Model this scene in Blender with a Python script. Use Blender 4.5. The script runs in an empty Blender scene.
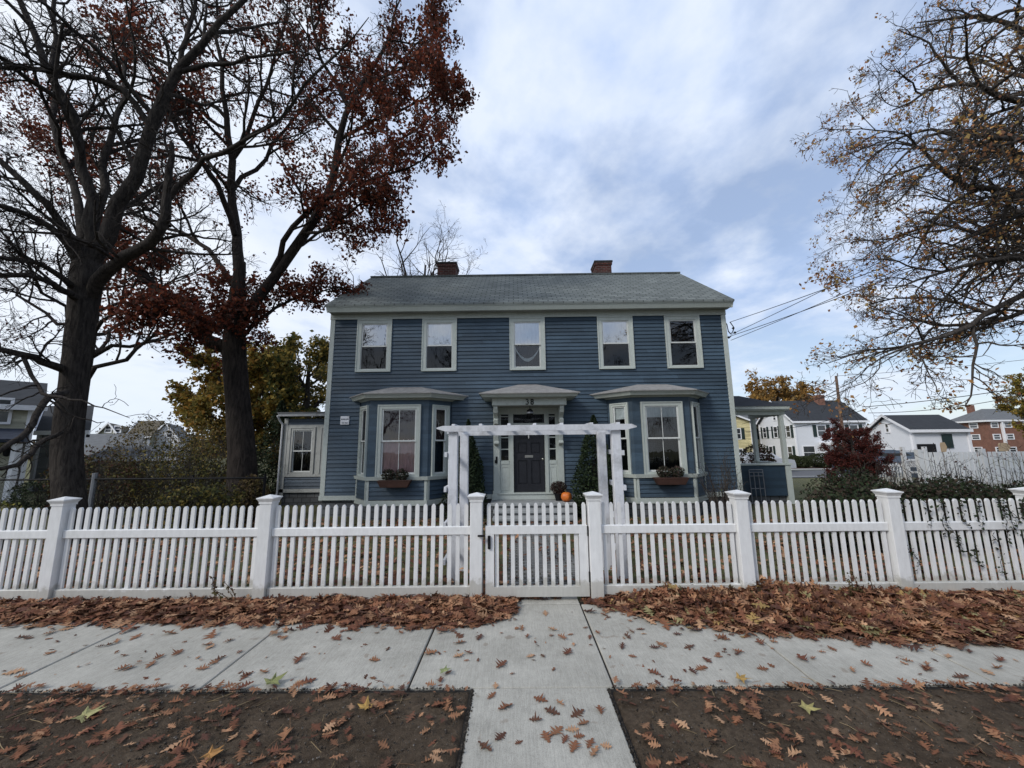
import bpy, bmesh, math, random
import numpy as np
from mathutils import Matrix, Vector
random.seed(7)
rng = np.random.default_rng(11)
scene = bpy.context.scene
COL = scene.collection
PI = math.pi

# ------------------------------------------------------------------ materials
def new_mat(name):
    m = bpy.data.materials.new(name); m.use_nodes = True
    nt = m.node_tree; b = nt.nodes['Principled BSDF']
    return m, nt, b
def mixrgb(nt, fac, a, b, mode='MIX'):
    n = nt.nodes.new('ShaderNodeMix'); n.data_type = 'RGBA'; n.blend_type = mode
    for sock, v in ((n.inputs[0], fac), (n.inputs[6], a), (n.inputs[7], b)):
        if hasattr(v, 'is_linked') or hasattr(v, 'links'): nt.links.new(v, sock)
        else: sock.default_value = v if not isinstance(v, tuple) else (*v[:3], 1)
    return n.outputs[2]
def noise(nt, scale, detail=5, rough=.6, vec=None, dist=0):
    n = nt.nodes.new('ShaderNodeTexNoise'); n.inputs['Scale'].default_value = scale
    n.inputs['Detail'].default_value = detail; n.inputs['Roughness'].default_value = rough
    n.inputs['Distortion'].default_value = dist
    if vec is None:
        t = nt.nodes.new('ShaderNodeTexCoord'); vec = t.outputs['Object']
    nt.links.new(vec, n.inputs['Vector'])
    return n.outputs['Fac']
def ramp(nt, fac, stops):
    n = nt.nodes.new('ShaderNodeValToRGB'); nt.links.new(fac, n.inputs[0])
    e = n.color_ramp.elements
    while len(e) < len(stops): e.new(.5)
    for i, (p, c) in enumerate(stops):
        e[i].position = p; e[i].color = (*c, 1) if isinstance(c, tuple) else (c, c, c, 1)
    return n.outputs[0]
def bump(nt, b, h, strength, dist=.01):
    n = nt.nodes.new('ShaderNodeBump'); n.inputs['Strength'].default_value = strength
    n.inputs['Distance'].default_value = dist
    nt.links.new(h, n.inputs['Height']); nt.links.new(n.outputs[0], b.inputs['Normal'])
def mapping(nt, scale, kind='Object'):
    t = nt.nodes.new('ShaderNodeTexCoord'); mp = nt.nodes.new('ShaderNodeMapping')
    mp.inputs['Scale'].default_value = scale; nt.links.new(t.outputs[kind], mp.inputs[0]); return mp.outputs[0]
def mat(name, c, rough=.7, var=.25, scale=6., b=0., bscale=40., c2=None, metal=0., spec=.4, stretch=None):
    """two-scale noise variation round colour c"""
    m, nt, p = new_mat(name)
    vec = mapping(nt, stretch) if stretch else None
    f1 = noise(nt, scale, 6, .65, vec); f2 = noise(nt, scale*7, 4, .6, vec)
    lo = tuple(max(0, v*(1-var)) for v in c); hi = tuple(min(1, v*(1+var)) for v in (c2 or c))
    r1 = ramp(nt, f1, [(.3, lo), (.7, hi)])
    r2 = ramp(nt, f2, [(.3, 1-var*.5), (.7, 1.)])
    nt.links.new(mixrgb(nt, 1., r1, r2, 'MULTIPLY'), p.inputs['Base Color'])
    p.inputs['Roughness'].default_value = rough; p.inputs['Metallic'].default_value = metal
    p.inputs['Specular IOR Level'].default_value = spec
    if b: bump(nt, p, noise(nt, bscale, 5, .6, vec), b)
    return m
def mat_attr(name, rough=.75, trans=0., mul=1.):
    """colour from the mesh attribute Col (one colour per leaf)"""
    m, nt, p = new_mat(name)
    a = nt.nodes.new('ShaderNodeAttribute'); a.attribute_name = 'Col'
    f = noise(nt, 60, 3)
    nt.links.new(mixrgb(nt, 1., a.outputs['Color'], ramp(nt, f, [(.3, .7), (.7, 1.1)]), 'MULTIPLY'), p.inputs['Base Color'])
    p.inputs['Roughness'].default_value = rough; p.inputs['Specular IOR Level'].default_value = .25
    if trans:
        t = nt.nodes.new('ShaderNodeBsdfTranslucent'); nt.links.new(a.outputs['Color'], t.inputs[0])
        mx = nt.nodes.new('ShaderNodeMixShader'); mx.inputs[0].default_value = trans
        o = nt.nodes['Material Output']
        nt.links.new(p.outputs[0], mx.inputs[1]); nt.links.new(t.outputs[0], mx.inputs[2]); nt.links.new(mx.outputs[0], o.inputs[0])
    return m
M = {}
def siding_mat(name, c, warm=.0):
    m, nt, p = new_mat(name)
    vec = mapping(nt, (1.2, 1.2, 8.))
    f1 = noise(nt, 1.1, 5, .6); f2 = noise(nt, 6, 5, .65, vec); f3 = noise(nt, 55, 3, .5, mapping(nt, (.3, 1, 3)))
    a = ramp(nt, f1, [(.3, tuple(v*.8 for v in c)), (.72, tuple(v*1.18 for v in c))])
    a2 = mixrgb(nt, 1., a, ramp(nt, f2, [(.25, .78), (.75, 1.12)]), 'MULTIPLY')
    tcn = nt.nodes.new('ShaderNodeTexCoord'); sx = nt.nodes.new('ShaderNodeSeparateXYZ'); nt.links.new(tcn.outputs['Object'], sx.inputs[0])
    def mm(op, a_, b_):
        n_ = nt.nodes.new('ShaderNodeMath'); n_.operation = op
        for q_, v_ in ((0, a_), (1, b_)):
            if hasattr(v_, 'links'): nt.links.new(v_, n_.inputs[q_])
            else: n_.inputs[q_].default_value = v_
        return n_.outputs[0]
    row = mm('FLOOR', mm('DIVIDE', mm('SUBTRACT', sx.outputs[2], .2), .115), 0.)
    cb = nt.nodes.new('ShaderNodeCombineXYZ'); nt.links.new(mm('FLOOR', mm('ADD', mm('DIVIDE', mm('ADD', sx.outputs[0], sx.outputs[1]), 2.7), mm('MULTIPLY', row, .618)), 0.), cb.inputs[0]); nt.links.new(row, cb.inputs[1])
    wn = nt.nodes.new('ShaderNodeTexWhiteNoise'); nt.links.new(cb.outputs[0], wn.inputs[0])
    a2 = mixrgb(nt, 1., a2, ramp(nt, wn.outputs[0], [(0., .78), (1., 1.2)]), 'MULTIPLY')
    fr = mm('FRACT', mm('ADD', mm('DIVIDE', mm('ADD', sx.outputs[0], sx.outputs[1]), 2.7), mm('MULTIPLY', row, .618)), 0.)
    a2 = mixrgb(nt, 1., a2, ramp(nt, fr, [(.0, .35), (.002, 1.)]), 'MULTIPLY')
    st = ramp(nt, f3, [(.66, 0.), (.85, 1.)])
    nt.links.new(mixrgb(nt, st, a2, tuple(min(1, v*1.5+.03) for v in c)), p.inputs['Base Color'])
    p.inputs['Roughness'].default_value = .55; p.inputs['Specular IOR Level'].default_value = .35
    bump(nt, p, f3, .25, .004)
    return m
M['siding'] = siding_mat('blue_clapboard', (.050, .080, .112))
M['siding_dark'] = siding_mat('blue_panel', (.022, .044, .068))
def trim_mat(name, c, dirt=(.33, .33, .30), amt=.5, splash=False):
    m, nt, p = new_mat(name)
    f = noise(nt, 3.5, 7, .7); f2 = noise(nt, 30, 4, .6, mapping(nt, (1, 1, .25)))
    base = mixrgb(nt, ramp(nt, f, [(.5, 0.), (.78, amt)]), c, dirt)
    if splash:   # soil splashed up onto the lowest 15 cm
        t = nt.nodes.new('ShaderNodeNewGeometry'); s_ = nt.nodes.new('ShaderNodeSeparateXYZ'); nt.links.new(t.outputs['Position'], s_.inputs[0])
        a_ = nt.nodes.new('ShaderNodeMath'); a_.operation = 'MULTIPLY_ADD'; a_.inputs[1].default_value = -.35; nt.links.new(noise(nt, 7, 6, .7, t.outputs['Position']), a_.inputs[0]); nt.links.new(s_.outputs[2], a_.inputs[2])
        base = mixrgb(nt, ramp(nt, a_.outputs[0], [(-.0, .75), (.02, 0.)]) if False else ramp(nt, a_.outputs[0], [(0., .62), (.055, 0.)]), base, (.36, .34, .28))
    oi = nt.nodes.new('ShaderNodeObjectInfo'); base = mixrgb(nt, 1., base, ramp(nt, oi.outputs['Random'], [(0., .90), (1., 1.)]), 'MULTIPLY')
    nt.links.new(mixrgb(nt, 1., base, ramp(nt, f2, [(.25, .86), (.7, 1.)]), 'MULTIPLY'), p.inputs['Base Color'])
    p.inputs['Roughness'].default_value = .5; bump(nt, p, f2, .15, .004)
    return m
M['trim'] = trim_mat('grey_green_trim_paint', (.50, .54, .50), (.36, .38, .34))
M['sash'] = trim_mat('white_sash_paint', (.66, .68, .66))
M['vinyl'] = trim_mat('white_vinyl', (.77, .77, .765), (.55, .55, .50), .30, True)
M['worn_white'] = trim_mat('weathered_white_wood', (.68, .69, .72), (.28, .28, .28), .9)
M['concrete_step'] = mat('granite_step', (.30, .31, .31), .85, .25, 9, .4, 90)
M['door'] = mat('dark_door_paint', (.014, .015, .020), .5, .35, 9)
M['black'] = mat('black_metal', (.010, .010, .011), .7, .2, spec=.15)
M['brass'] = mat('nickel_metal', (.55, .53, .48), .3, .2, metal=.9)
M['grey_metal'] = mat('grey_metal', (.22, .23, .25), .45, .2, metal=.5)
M['terracotta'] = mat('brown_planter', (.062, .028, .020), .7, .3)
M['pumpkin'] = mat('pumpkin_skin', (.62, .16, .025), .45, .25, 14)
M['stem'] = mat('pumpkin_stem', (.12, .10, .04), .8)
M['wood_pole'] = mat('weathered_pole_wood', (.14, .09, .065), .85, .3, 5)
M['asphalt'] = mat('asphalt', (.10, .10, .105), .9, .2, 4, .3, 120)
M['kerb'] = mat('concrete_kerb', (.36, .36, .34), .9, .15, 4)
M['tan'] = mat('tan_board', (.50, .36, .22), .7, .12, 4)
M['yellow_siding'] = siding_mat('yellow_siding', (.62, .54, .30))
M['olive_siding'] = siding_mat('tan_siding', (.36, .33, .24))
M['cream_siding'] = siding_mat('cream_siding', (.40, .39, .30))
M['grey_siding'] = siding_mat('grey_siding', (.22, .23, .24))
M['white_siding'] = trim_mat('white_siding', (.78, .79, .82), (.66, .67, .68), .3)
M['white_paint'] = mat('white_paint', (.78, .78, .80), .5, .06)
M['dark_glass'] = mat('dark_window_glass', (.03, .035, .04), .08, .3, 2, spec=.8)
M['shutter'] = mat('dark_green_shutter', (.012, .028, .026), .6)
M['roof_dark'] = mat('charcoal_shingle', (.030, .033, .038), .95, .25, 3, .3, 30)
M['roof_grey'] = mat('grey_shingle', (.13, .135, .14), .95, .2, 3, .3, 30)
M['roof_brown'] = mat('brown_shingle', (.10, .085, .06), .95, .2, 3, .3, 30)
M['car_blue'] = mat('dark_blue_car_paint', (.05, .07, .10), .25, .1, spec=.7)
M['car_silver'] = mat('silver_car_paint', (.45, .46, .48), .3, .1, spec=.7)
M['rubber'] = mat('tyre_rubber', (.02, .02, .02), .85)
M['mulch'] = mat('mulch_bed', (.12, .06, .045), .95, .4, 8)
# clear window glass
def glass_mat(name='window_glass', refl=.22, tint=(.75, .8, .8)):
    m, nt, p = new_mat(name); nt.nodes.remove(p)
    g = nt.nodes.new('ShaderNodeBsdfGlossy'); g.inputs['Roughness'].default_value = .015
    t = nt.nodes.new('ShaderNodeBsdfTransparent'); t.inputs[0].default_value = (*tint, 1)
    f = nt.nodes.new('ShaderNodeLayerWeight'); f.inputs[0].default_value = .35
    bp = nt.nodes.new('ShaderNodeBump'); bp.inputs['Strength'].default_value = .05; bp.inputs['Distance'].default_value = .02
    nt.links.new(noise(nt, 3., 2), bp.inputs['Height']); nt.links.new(bp.outputs[0], g.inputs['Normal'])
    mm = nt.nodes.new('ShaderNodeMath'); mm.operation = 'ADD'; mm.use_clamp = True; mm.inputs[1].default_value = refl
    nt.links.new(f.outputs['Fresnel'], mm.inputs[0])
    mx = nt.nodes.new('ShaderNodeMixShader'); nt.links.new(mm.outputs[0], mx.inputs[0])
    nt.links.new(t.outputs[0], mx.inputs[1]); nt.links.new(g.outputs[0], mx.inputs[2])
    nt.links.new(mx.outputs[0], nt.nodes['Material Output'].inputs[0]); return m
M['glass'] = glass_mat('window_glass', .035)
M['glass_bright'] = glass_mat('upper_sash_glass', .40)
M['screen'] = glass_mat('insect_screen', .0, (.25, .25, .25))
def cloth(name, c):
    return mat(name, c, .9, .25, 5, .0, 40, stretch=(12, 1, 1))
CURT = {'dark': cloth('dark_interior', (.020, .020, .022)), 'black': cloth('unlit_interior', (.006, .006, .008)),  # dark and black put the unlit room into the colour
        'brown': cloth('taupe_curtain', (.018, .015, .015)), 'pink': cloth('pink_curtain', (.80, .50, .50)),
        'mauve': cloth('mauve_curtain', (.11, .065, .075)), 'shade': cloth('roller_shade', (.88, .90, .92)),
        'lace': cloth('lace_curtain', (.78, .81, .85)), 'blue': cloth('blue_curtain', (.05, .07, .11))}
# bricks
def brick_mat(name, c1, c2, mortar, scale, sw):
    m, nt, p = new_mat(name)
    t = nt.nodes.new('ShaderNodeTexCoord'); s = nt.nodes.new('ShaderNodeSeparateXYZ'); c = nt.nodes.new('ShaderNodeCombineXYZ')
    nt.links.new(t.outputs['Object'], s.inputs[0])
    ad = nt.nodes.new('ShaderNodeMath'); ad.operation = 'ADD'
    nt.links.new(s.outputs[0], ad.inputs[0]); nt.links.new(s.outputs[1], ad.inputs[1])
    if sw == 'wall': nt.links.new(ad.outputs[0], c.inputs[0]); nt.links.new(s.outputs[2], c.inputs[1])
    elif sw == 'roof': nt.links.new(s.outputs[0], c.inputs[0]); nt.links.new(s.outputs[2], c.inputs[1])
    else: nt.links.new(s.outputs[0], c.inputs[0]); nt.links.new(s.outputs[1], c.inputs[1])
    b = nt.nodes.new('ShaderNodeTexBrick'); nt.links.new(c.outputs[0], b.inputs[0])
    b.inputs['Color1'].default_value = (*c1, 1); b.inputs['Color2'].default_value = (*c2, 1); b.inputs['Mortar'].default_value = (*mortar, 1)
    b.inputs['Scale'].default_value = scale[0]; b.inputs['Brick Width'].default_value = scale[1]; b.inputs['Row Height'].default_value = scale[2]
    b.inputs['Mortar Size'].default_value = scale[3]; b.inputs['Bias'].default_value = 0.
    f = noise(nt, 2.2, 7, .7); f2 = noise(nt, 45, 4, .6)
    col = mixrgb(nt, 1., b.outputs[0], ramp(nt, f, [(.3, .72), (.7, 1.15)]), 'MULTIPLY')
    col = mixrgb(nt, 1., col, ramp(nt, f2, [(.3, .8), (.7, 1.1)]), 'MULTIPLY')
    nt.links.new(col, p.inputs['Base Color']); p.inputs['Roughness'].default_value = .92; p.inputs['Specular IOR Level'].default_value = .2
    bump(nt, p, f2, .4, .006)
    return m
M['brick'] = brick_mat('red_brick', (.105, .034, .026), (.065, .024, .020), (.13, .11, .10), (1, .21, .075, .010), 'wall')
M['brick_far'] = brick_mat('brown_brick', (.24, .10, .07), (.19, .085, .06), (.26, .18, .14), (1, .25, .09, .010), 'wall')
M['block'] = brick_mat('foundation_block', (.13, .135, .14), (.10, .105, .11), (.05, .05, .05), (1, .30, .17, .014), 'wall')
M['shingle'] = brick_mat('grey_green_shingles', (.215, .235, .225), (.155, .172, .166), (.075, .083, .080), (1, .30, .105, .016), 'roof')
M['shingle_small'] = mat('light_grey_roofing', (.30, .29, .28), .9, .25, 7, .4, 60)
M['paver'] = brick_mat('path_bricks', (.23, .23, .22), (.17, .165, .16), (.08, .075, .06), (1, .20, .10, .012), 'floor')
M['soffit'] = mat('shaded_soffit', (.30, .31, .29), .7, .15)  # darker than the trim: shadow under eaves and hood put into the colour

# ------------------------------------------------------------------ mesh builder
class MB:
    def __init__(s, xf=None): s.v = []; s.f = []; s.m = []; s.xf = xf
    def pt(s, p):
        p = s.xf(p) if s.xf else p
        s.v.append(tuple(p)); return len(s.v)-1
    def face(s, pts, mi=0):
        s.f.append([s.pt(p) for p in pts]); s.m.append(mi)
    def hexa(s, b, t, mi=0):
        """b, t: 4 bottom and 4 top corners, same order (counter-clockwise from above)"""
        i = [s.pt(p) for p in b]; j = [s.pt(p) for p in t]
        s.f += [i[::-1], j] + [[i[k], i[(k+1) % len(b)], j[(k+1) % len(b)], j[k]] for k in range(len(b))]
        s.m += [mi]*(len(b)+2)
    def box(s, x0, x1, y0, y1, z0, z1, mi=0, top=0.):
        t = top
        s.hexa([(x0, y0, z0), (x1, y0, z0), (x1, y1, z0), (x0, y1, z0)],
               [(x0+t, y0+t, z1), (x1-t, y0+t, z1), (x1-t, y1-t, z1), (x0+t, y1-t, z1)], mi)
    def tube(s, p0, p1, r0, r1=None, n=8, cap=True):
        r1 = r0 if r1 is None else r1
        p0, p1 = Vector(p0), Vector(p1); d = (p1-p0).normalized()
        a = d.orthogonal().normalized(); b = d.cross(a)
        i = [s.pt(p0+(a*math.cos(2*PI*k/n)+b*math.sin(2*PI*k/n))*r0) for k in range(n)]
        j = [s.pt(p1+(a*math.cos(2*PI*k/n)+b*math.sin(2*PI*k/n))*r1) for k in range(n)]
        for k in range(n): s.f.append([i[k], i[(k+1) % n], j[(k+1) % n], j[k]]); s.m.append(0)
        if cap: s.f += [i[::-1], j]; s.m += [0, 0]
    def path(s, pts, r, n=6):
        for a, b in zip(pts[:-1], pts[1:]): s.tube(a, b, r, r, n)
    def lathe(s, c, prof, n=16, squash=0., lobes=0):
        rings = []
        for r, z in prof:
            rings.append([s.pt((c[0]+r*(1-squash*abs(math.sin(lobes*PI*k/n))) * math.cos(2*PI*k/n), c[1]+r*(1-squash*abs(math.sin(lobes*PI*k/n)))*math.sin(2*PI*k/n), c[2]+z)) for k in range(n)])
        for a, b in zip(rings[:-1], rings[1:]):
            for k in range(n): s.f.append([a[k], a[(k+1) % n], b[(k+1) % n], b[k]]); s.m.append(0)
        s.f += [rings[0][::-1], rings[-1]]; s.m += [0, 0]
    def build(s, name, mats, parent=None, smooth=False, bevel=0.):
        me = bpy.data.meshes.new(name); me.from_pydata(s.v, [], s.f)
        if not isinstance(mats, (list, tuple)): mats = [mats]
        for m in mats: me.materials.append(M[m] if isinstance(m, str) else m)
        me.polygons.foreach_set('material_index', s.m)
        if smooth: me.polygons.foreach_set('use_smooth', [True]*len(s.f))
        if bevel:
            bm = bmesh.new(); bm.from_mesh(me); bmesh.ops.remove_doubles(bm, verts=bm.verts, dist=1e-5)
            bmesh.ops.bevel(bm, geom=bm.edges[:], offset=bevel, segments=1, affect='EDGES', clamp_overlap=True)
            bm.to_mesh(me); bm.free()
        me.update()
        o = bpy.data.objects.new(name, me); COL.objects.link(o)
        if parent: o.parent = parent; o.matrix_parent_inverse = parent_inv(parent)
        return o
def world_of(p):
    m = Matrix.LocRotScale(p.location, p.rotation_euler, p.scale)
    return world_of(p.parent) @ p.matrix_parent_inverse @ m if p.parent else m
def parent_inv(p): return world_of(p).inverted()
def tag(o, label=None, cat=None, group=None, kind=None):
    if label: o['label'] = label
    if cat: o['category'] = cat
    if group: o['group'] = group
    if kind: o['kind'] = kind
    return o
def thing(name, label, cat, loc=(0, 0, 0), group=None):
    o = bpy.data.objects.new(name, None); COL.objects.link(o); o.location = loc; o.empty_display_size = .2
    return tag(o, label, cat, group)
def struct(o): o['kind'] = 'structure'; return o
def box_obj(name, m, parent, *b, bevel=0.):
    mb = MB(); mb.box(*b); return mb.build(name, m, parent, bevel=bevel)
def np_mesh(name, V, F, mats, col=None, parent=None, smooth=False):
    """V (n,3), F (m,k) numpy"""
    me = bpy.data.meshes.new(name); V = np.asarray(V, np.float32); F = np.asarray(F, np.int32)
    me.vertices.add(len(V)); me.vertices.foreach_set('co', V.ravel())
    k = F.shape[1]; me.loops.add(F.size); me.loops.foreach_set('vertex_index', F.ravel())
    me.polygons.add(len(F)); me.polygons.foreach_set('loop_start', np.arange(len(F), dtype=np.int32)*k)
    if smooth: me.polygons.foreach_set('use_smooth', np.ones(len(F), bool))
    me.update(calc_edges=True)
    if col is not None:
        a = me.color_attributes.new('Col', 'FLOAT_COLOR', 'POINT'); c = np.ones((len(V), 4), np.float32); c[:, :3] = col
        a.data.foreach_set('color', c.ravel())
    if not isinstance(mats, (list, tuple)): mats = [mats]
    for m in mats: me.materials.append(m)
    o = bpy.data.objects.new(name, me); COL.objects.link(o)
    if parent: o.parent = parent; o.matrix_parent_inverse = parent_inv(parent)
    return o
def gz(x, y):
    """height of the terrain"""
    if y < 4.6: return 0.
    if y < 9.8: return -.36*(y-4.6)/5.2
    return -.36-.55*min(1., (y-9.8)/35.)
def gzv(y): return np.where(y < 4.6, 0., np.where(y < 9.8, -.36*(y-4.6)/5.2, -.36-.55*np.clip((y-9.8)/35., 0, 1)))

# ------------------------------------------------------------------ camera, sky, sun
cam = bpy.data.cameras.new('camera'); co = bpy.data.objects.new('camera', cam); COL.objects.link(co)
Fv = Vector((-.006618, .987694, .156257)); Rv = Vector((.999907, .008403, -.010766)); Uv = Vector((.011946, -.156171, .987658))
co.matrix_world = Matrix(((Rv.x, Uv.x, -Fv.x, 0), (Rv.y, Uv.y, -Fv.y, 0), (Rv.z, Uv.z, -Fv.z, 1.6), (0, 0, 0, 1)))
cam.sensor_width = 36; cam.lens = 385.02/1024*36; cam.clip_end = 3000; cam.clip_start = .05
scene.camera = co
scene.view_settings.view_transform = 'Standard'; scene.view_settings.look = 'None'; scene.view_settings.exposure = 0
sd = Vector((-.62, -.52, .62)).normalized()
elev = math.asin(sd.z); azim = math.atan2(sd.x, sd.y)
sl = bpy.data.lights.new('sun', 'SUN'); sl.energy = 2.15; sl.angle = math.radians(14); sl.color = (1, .965, .91)
so = bpy.data.objects.new('sun', sl); COL.objects.link(so); so.rotation_euler = sd.to_track_quat('Z', 'Y').to_euler()
w = bpy.data.worlds.new('World'); scene.world = w; w.use_nodes = True; nt = w.node_tree
for n in list(nt.nodes): nt.nodes.remove(n)
sky = nt.nodes.new('ShaderNodeTexSky'); sky.sky_type = 'NISHITA'; sky.sun_disc = False
sky.sun_elevation = elev; sky.sun_rotation = azim
bg1 = nt.nodes.new('ShaderNodeBackground'); bg1.inputs[1].default_value = .13; nt.links.new(sky.outputs[0], bg1.inputs[0])
tc = nt.nodes.new('ShaderNodeTexCoord'); sp = nt.nodes.new('ShaderNodeSeparateXYZ'); nt.links.new(tc.outputs['Generated'], sp.inputs[0])
def mth(op, a, b=None):
    n = nt.nodes.new('ShaderNodeMath'); n.operation = op
    for s_, v in ((n.inputs[0], a), (n.inputs[1], b)):
        if v is None: continue
        if hasattr(v, 'links'): nt.links.new(v, s_)
        else: s_.default_value = v
    return n.outputs[0]
zz = mth('ADD', mth('MAXIMUM', sp.outputs[2], 0.), .16)
cx = nt.nodes.new('ShaderNodeCombineXYZ')
nt.links.new(mth('DIVIDE', sp.outputs[0], zz), cx.inputs[0]); nt.links.new(mth('DIVIDE', sp.outputs[1], zz), cx.inputs[1])
mp = nt.nodes.new('ShaderNodeMapping'); mp.inputs['Scale'].default_value = (.95, .85, 1); mp.inputs['Rotation'].default_value = (0, 0, -.5); mp.inputs['Location'].default_value = (3.1, 1.7, 0)
nt.links.new(cx.outputs[0], mp.inputs[0])
n1 = noise(nt, 1.3, 6, .5, mp.outputs[0], .1); n2 = noise(nt, 4.6, 5, .55, mp.outputs[0], .1)
mix = mth('ADD', mth('MULTIPLY', n1, .72), mth('MULTIPLY', n2, .28))
# denser cloud on the left, thinner towards the right
den = mth('ADD', mix, mth('MULTIPLY', sp.outputs[0], -.10))
mask = ramp(nt, den, [(.36, 0.55), (.54, 1.)])
ccol = ramp(nt, mth('ADD', mth('MULTIPLY', n2, .45), mth('MULTIPLY', den, .55)), [(.40, (.45, .57, .82)), (.60, (.68, .75, .87))])
ccol = mixrgb(nt, ramp(nt, mth('MULTIPLY', sp.outputs[0], -1.), [(.12, 0.), (.75, .75)]), ccol, (.80, .84, .90))
lowc = mixrgb(nt, ramp(nt, sp.outputs[2], [(0., 1.), (.30, 0.)]), ccol, (.68, .76, .86))
bg2 = nt.nodes.new('ShaderNodeBackground'); bg2.inputs[1].default_value = 1.2; nt.links.new(lowc, bg2.inputs[0])
mxs = nt.nodes.new('ShaderNodeMixShader'); nt.links.new(mask, mxs.inputs[0]); nt.links.new(bg1.outputs[0], mxs.inputs[1]); nt.links.new(bg2.outputs[0], mxs.inputs[2])
wo = nt.nodes.new('ShaderNodeOutputWorld'); nt.links.new(mxs.outputs[0], wo.inputs[0])

# ------------------------------------------------------------------ ground sheets
def sheet(name, m, xs, ys, dz, rough=0.):
    V = []; F = []
    for y in ys:
        for x in xs: V.append((x, y, gz(x, y)+dz+(random.uniform(-rough, rough) if rough else 0)))
    nx = len(xs)
    for j in range(len(ys)-1):
        for i in range(nx-1): F.append((j*nx+i, j*nx+i+1, (j+1)*nx+i+1, (j+1)*nx+i))
    return np_mesh(name, V, F, m, smooth=True)
def frange(a, b, n): return [a+(b-a)*i/n for i in range(n+1)]
m_lawn, nt_, p_ = new_mat('autumn_lawn')
g1 = noise(nt_, .5, 6, .6); g2 = noise(nt_, 9, 6, .7); g3 = noise(nt_, 60, 4, .6)
c_ = ramp(nt_, g1, [(.35, (.075, .082, .024)), (.6, (.13, .13, .038)), (.75, (.15, .115, .05))])
c_ = mixrgb(nt_, ramp(nt_, g2, [(.45, 0.), (.65, .8)]), c_, (.085, .055, .035))
nt_.links.new(mixrgb(nt_, 1., c_, ramp(nt_, g3, [(.3, .6), (.7, 1.15)]), 'MULTIPLY'), p_.inputs['Base Color'])
p_.inputs['Roughness'].default_value = .95; bump(nt_, p_, g3, .8, .03)
struct(sheet('ground', m_lawn, [-600, -200, -80, -40, -20, -10, -5, 0, 5, 10, 20, 40, 80, 200, 600], [-60, -10, 0, 2, 4.2, 4.6, 5.5, 7, 8.5, 9.8, 15, 20, 30, 44.8, 80, 200, 900], 0))
m_dirt, nt_, p_ = new_mat('damp_soil')
g1 = noise(nt_, 2.2, 8, .65); g2 = noise(nt_, 26, 7, .7); g3 = noise(nt_, 140, 4, .7)
c_ = ramp(nt_, g1, [(.35, (.088, .064, .045)), (.68, (.18, .136, .096))])
c_ = mixrgb(nt_, 1., c_, ramp(nt_, g2, [(.3, .55), (.7, 1.3)]), 'MULTIPLY')
v_ = nt_.nodes.new('ShaderNodeTexVoronoi'); v_.inputs['Scale'].default_value = 55
t_ = nt_.nodes.new('ShaderNodeTexCoord'); nt_.links.new(t_.outputs['Object'], v_.inputs['Vector'])
c_ = mixrgb(nt_, ramp(nt_, v_.outputs['Distance'], [(.08, 1.), (.17, 0.)]), c_, (.19, .17, .145))
nt_.links.new(c_, p_.inputs['Base Color']); p_.inputs['Roughness'].default_value = .95; p_.inputs['Specular IOR Level'].default_value = .15
hs = nt_.nodes.new('ShaderNodeMath'); hs.operation = 'ADD'; nt_.links.new(g2, hs.inputs[0]); nt_.links.new(g3, hs.inputs[1])
bump(nt_, p_, hs.outputs[0], .9, .04)
# verge: undulating soil on both sides of the walk to the street
def soil(name, x0, x1, y0, y1, hmax):
    nx, ny = int((x1-x0)/.02), int((y1-y0)/.02)
    X, Y = np.meshgrid(np.linspace(x0, x1, nx), np.linspace(y0, y1, ny))
    d = np.minimum.reduce([X-x0, x1-X, Y*0+9, y1-Y]); e = np.clip(d/.12, 0, 1)
    H = .012+hmax*e*(.45+.25*np.sin(X*2.3+1.1)*np.sin(Y*3.1)+.18*np.sin(X*7.1+Y*5.)+.12*np.sin(X*17-Y*13))+rng.normal(0, .0022, X.shape)*e+.006*e*np.clip(np.sin(X*41+3*np.sin(Y*23))*np.sin(Y*37+2.5*np.sin(X*19)), -.3, 1)+.004*e*np.sin(X*88+4*np.sin(Y*51))*np.sin(Y*79+X*13)
    H = np.where(d < .01, -.01, H)
    V = np.stack([X.ravel(), Y.ravel(), H.ravel()], 1); idx = np.arange(nx*ny).reshape(ny, nx)
    F = np.stack([idx[:-1, :-1].ravel(), idx[:-1, 1:].ravel(), idx[1:, 1:].ravel(), idx[1:, :-1].ravel()], 1)
    return struct(np_mesh(name, V, F, m_dirt, smooth=True))
soil('soil_verge', -6., -.31, .4, 2.805, .03); soil('soil_verge', .60, 6., .4, 2.80, .03)
m_conc, nt_, p_ = new_mat('broom_finished_concrete')
g1 = noise(nt_, 1.3, 7, .65); g2 = noise(nt_, 18, 6, .7); g3 = noise(nt_, 30, 3, .5, mapping(nt_, (6, .35, 1))); g4 = noise(nt_, 220, 2)
c_ = ramp(nt_, g1, [(.3, (.34, .328, .288)), (.7, (.51, .49, .435))])
c_ = mixrgb(nt_, 1., c_, ramp(nt_, g2, [(.3, .86), (.7, 1.05)]), 'MULTIPLY')
c_ = mixrgb(nt_, 1., c_, ramp(nt_, g3, [(.3, .86), (.65, 1.05)]), 'MULTIPLY')
c_ = mixrgb(nt_, 1., c_, ramp(nt_, g4, [(.35, .74), (.5, 1.)]), 'MULTIPLY')
c_ = mixrgb(nt_, ramp(nt_, noise(nt_, 4.5, 8, .75), [(.56, 0.), (.74, .38)]), c_, (.24, .22, .19))
c_ = mixrgb(nt_, ramp(nt_, noise(nt_, 9, 3, .5), [(.66, 0.), (.72, .45)]), c_, (.17, .125, .09))
nt_.links.new(c_, p_.inputs['Base Color']); p_.inputs['Roughness'].default_value = .9; p_.inputs['Specular IOR Level'].default_value = .2
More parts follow.
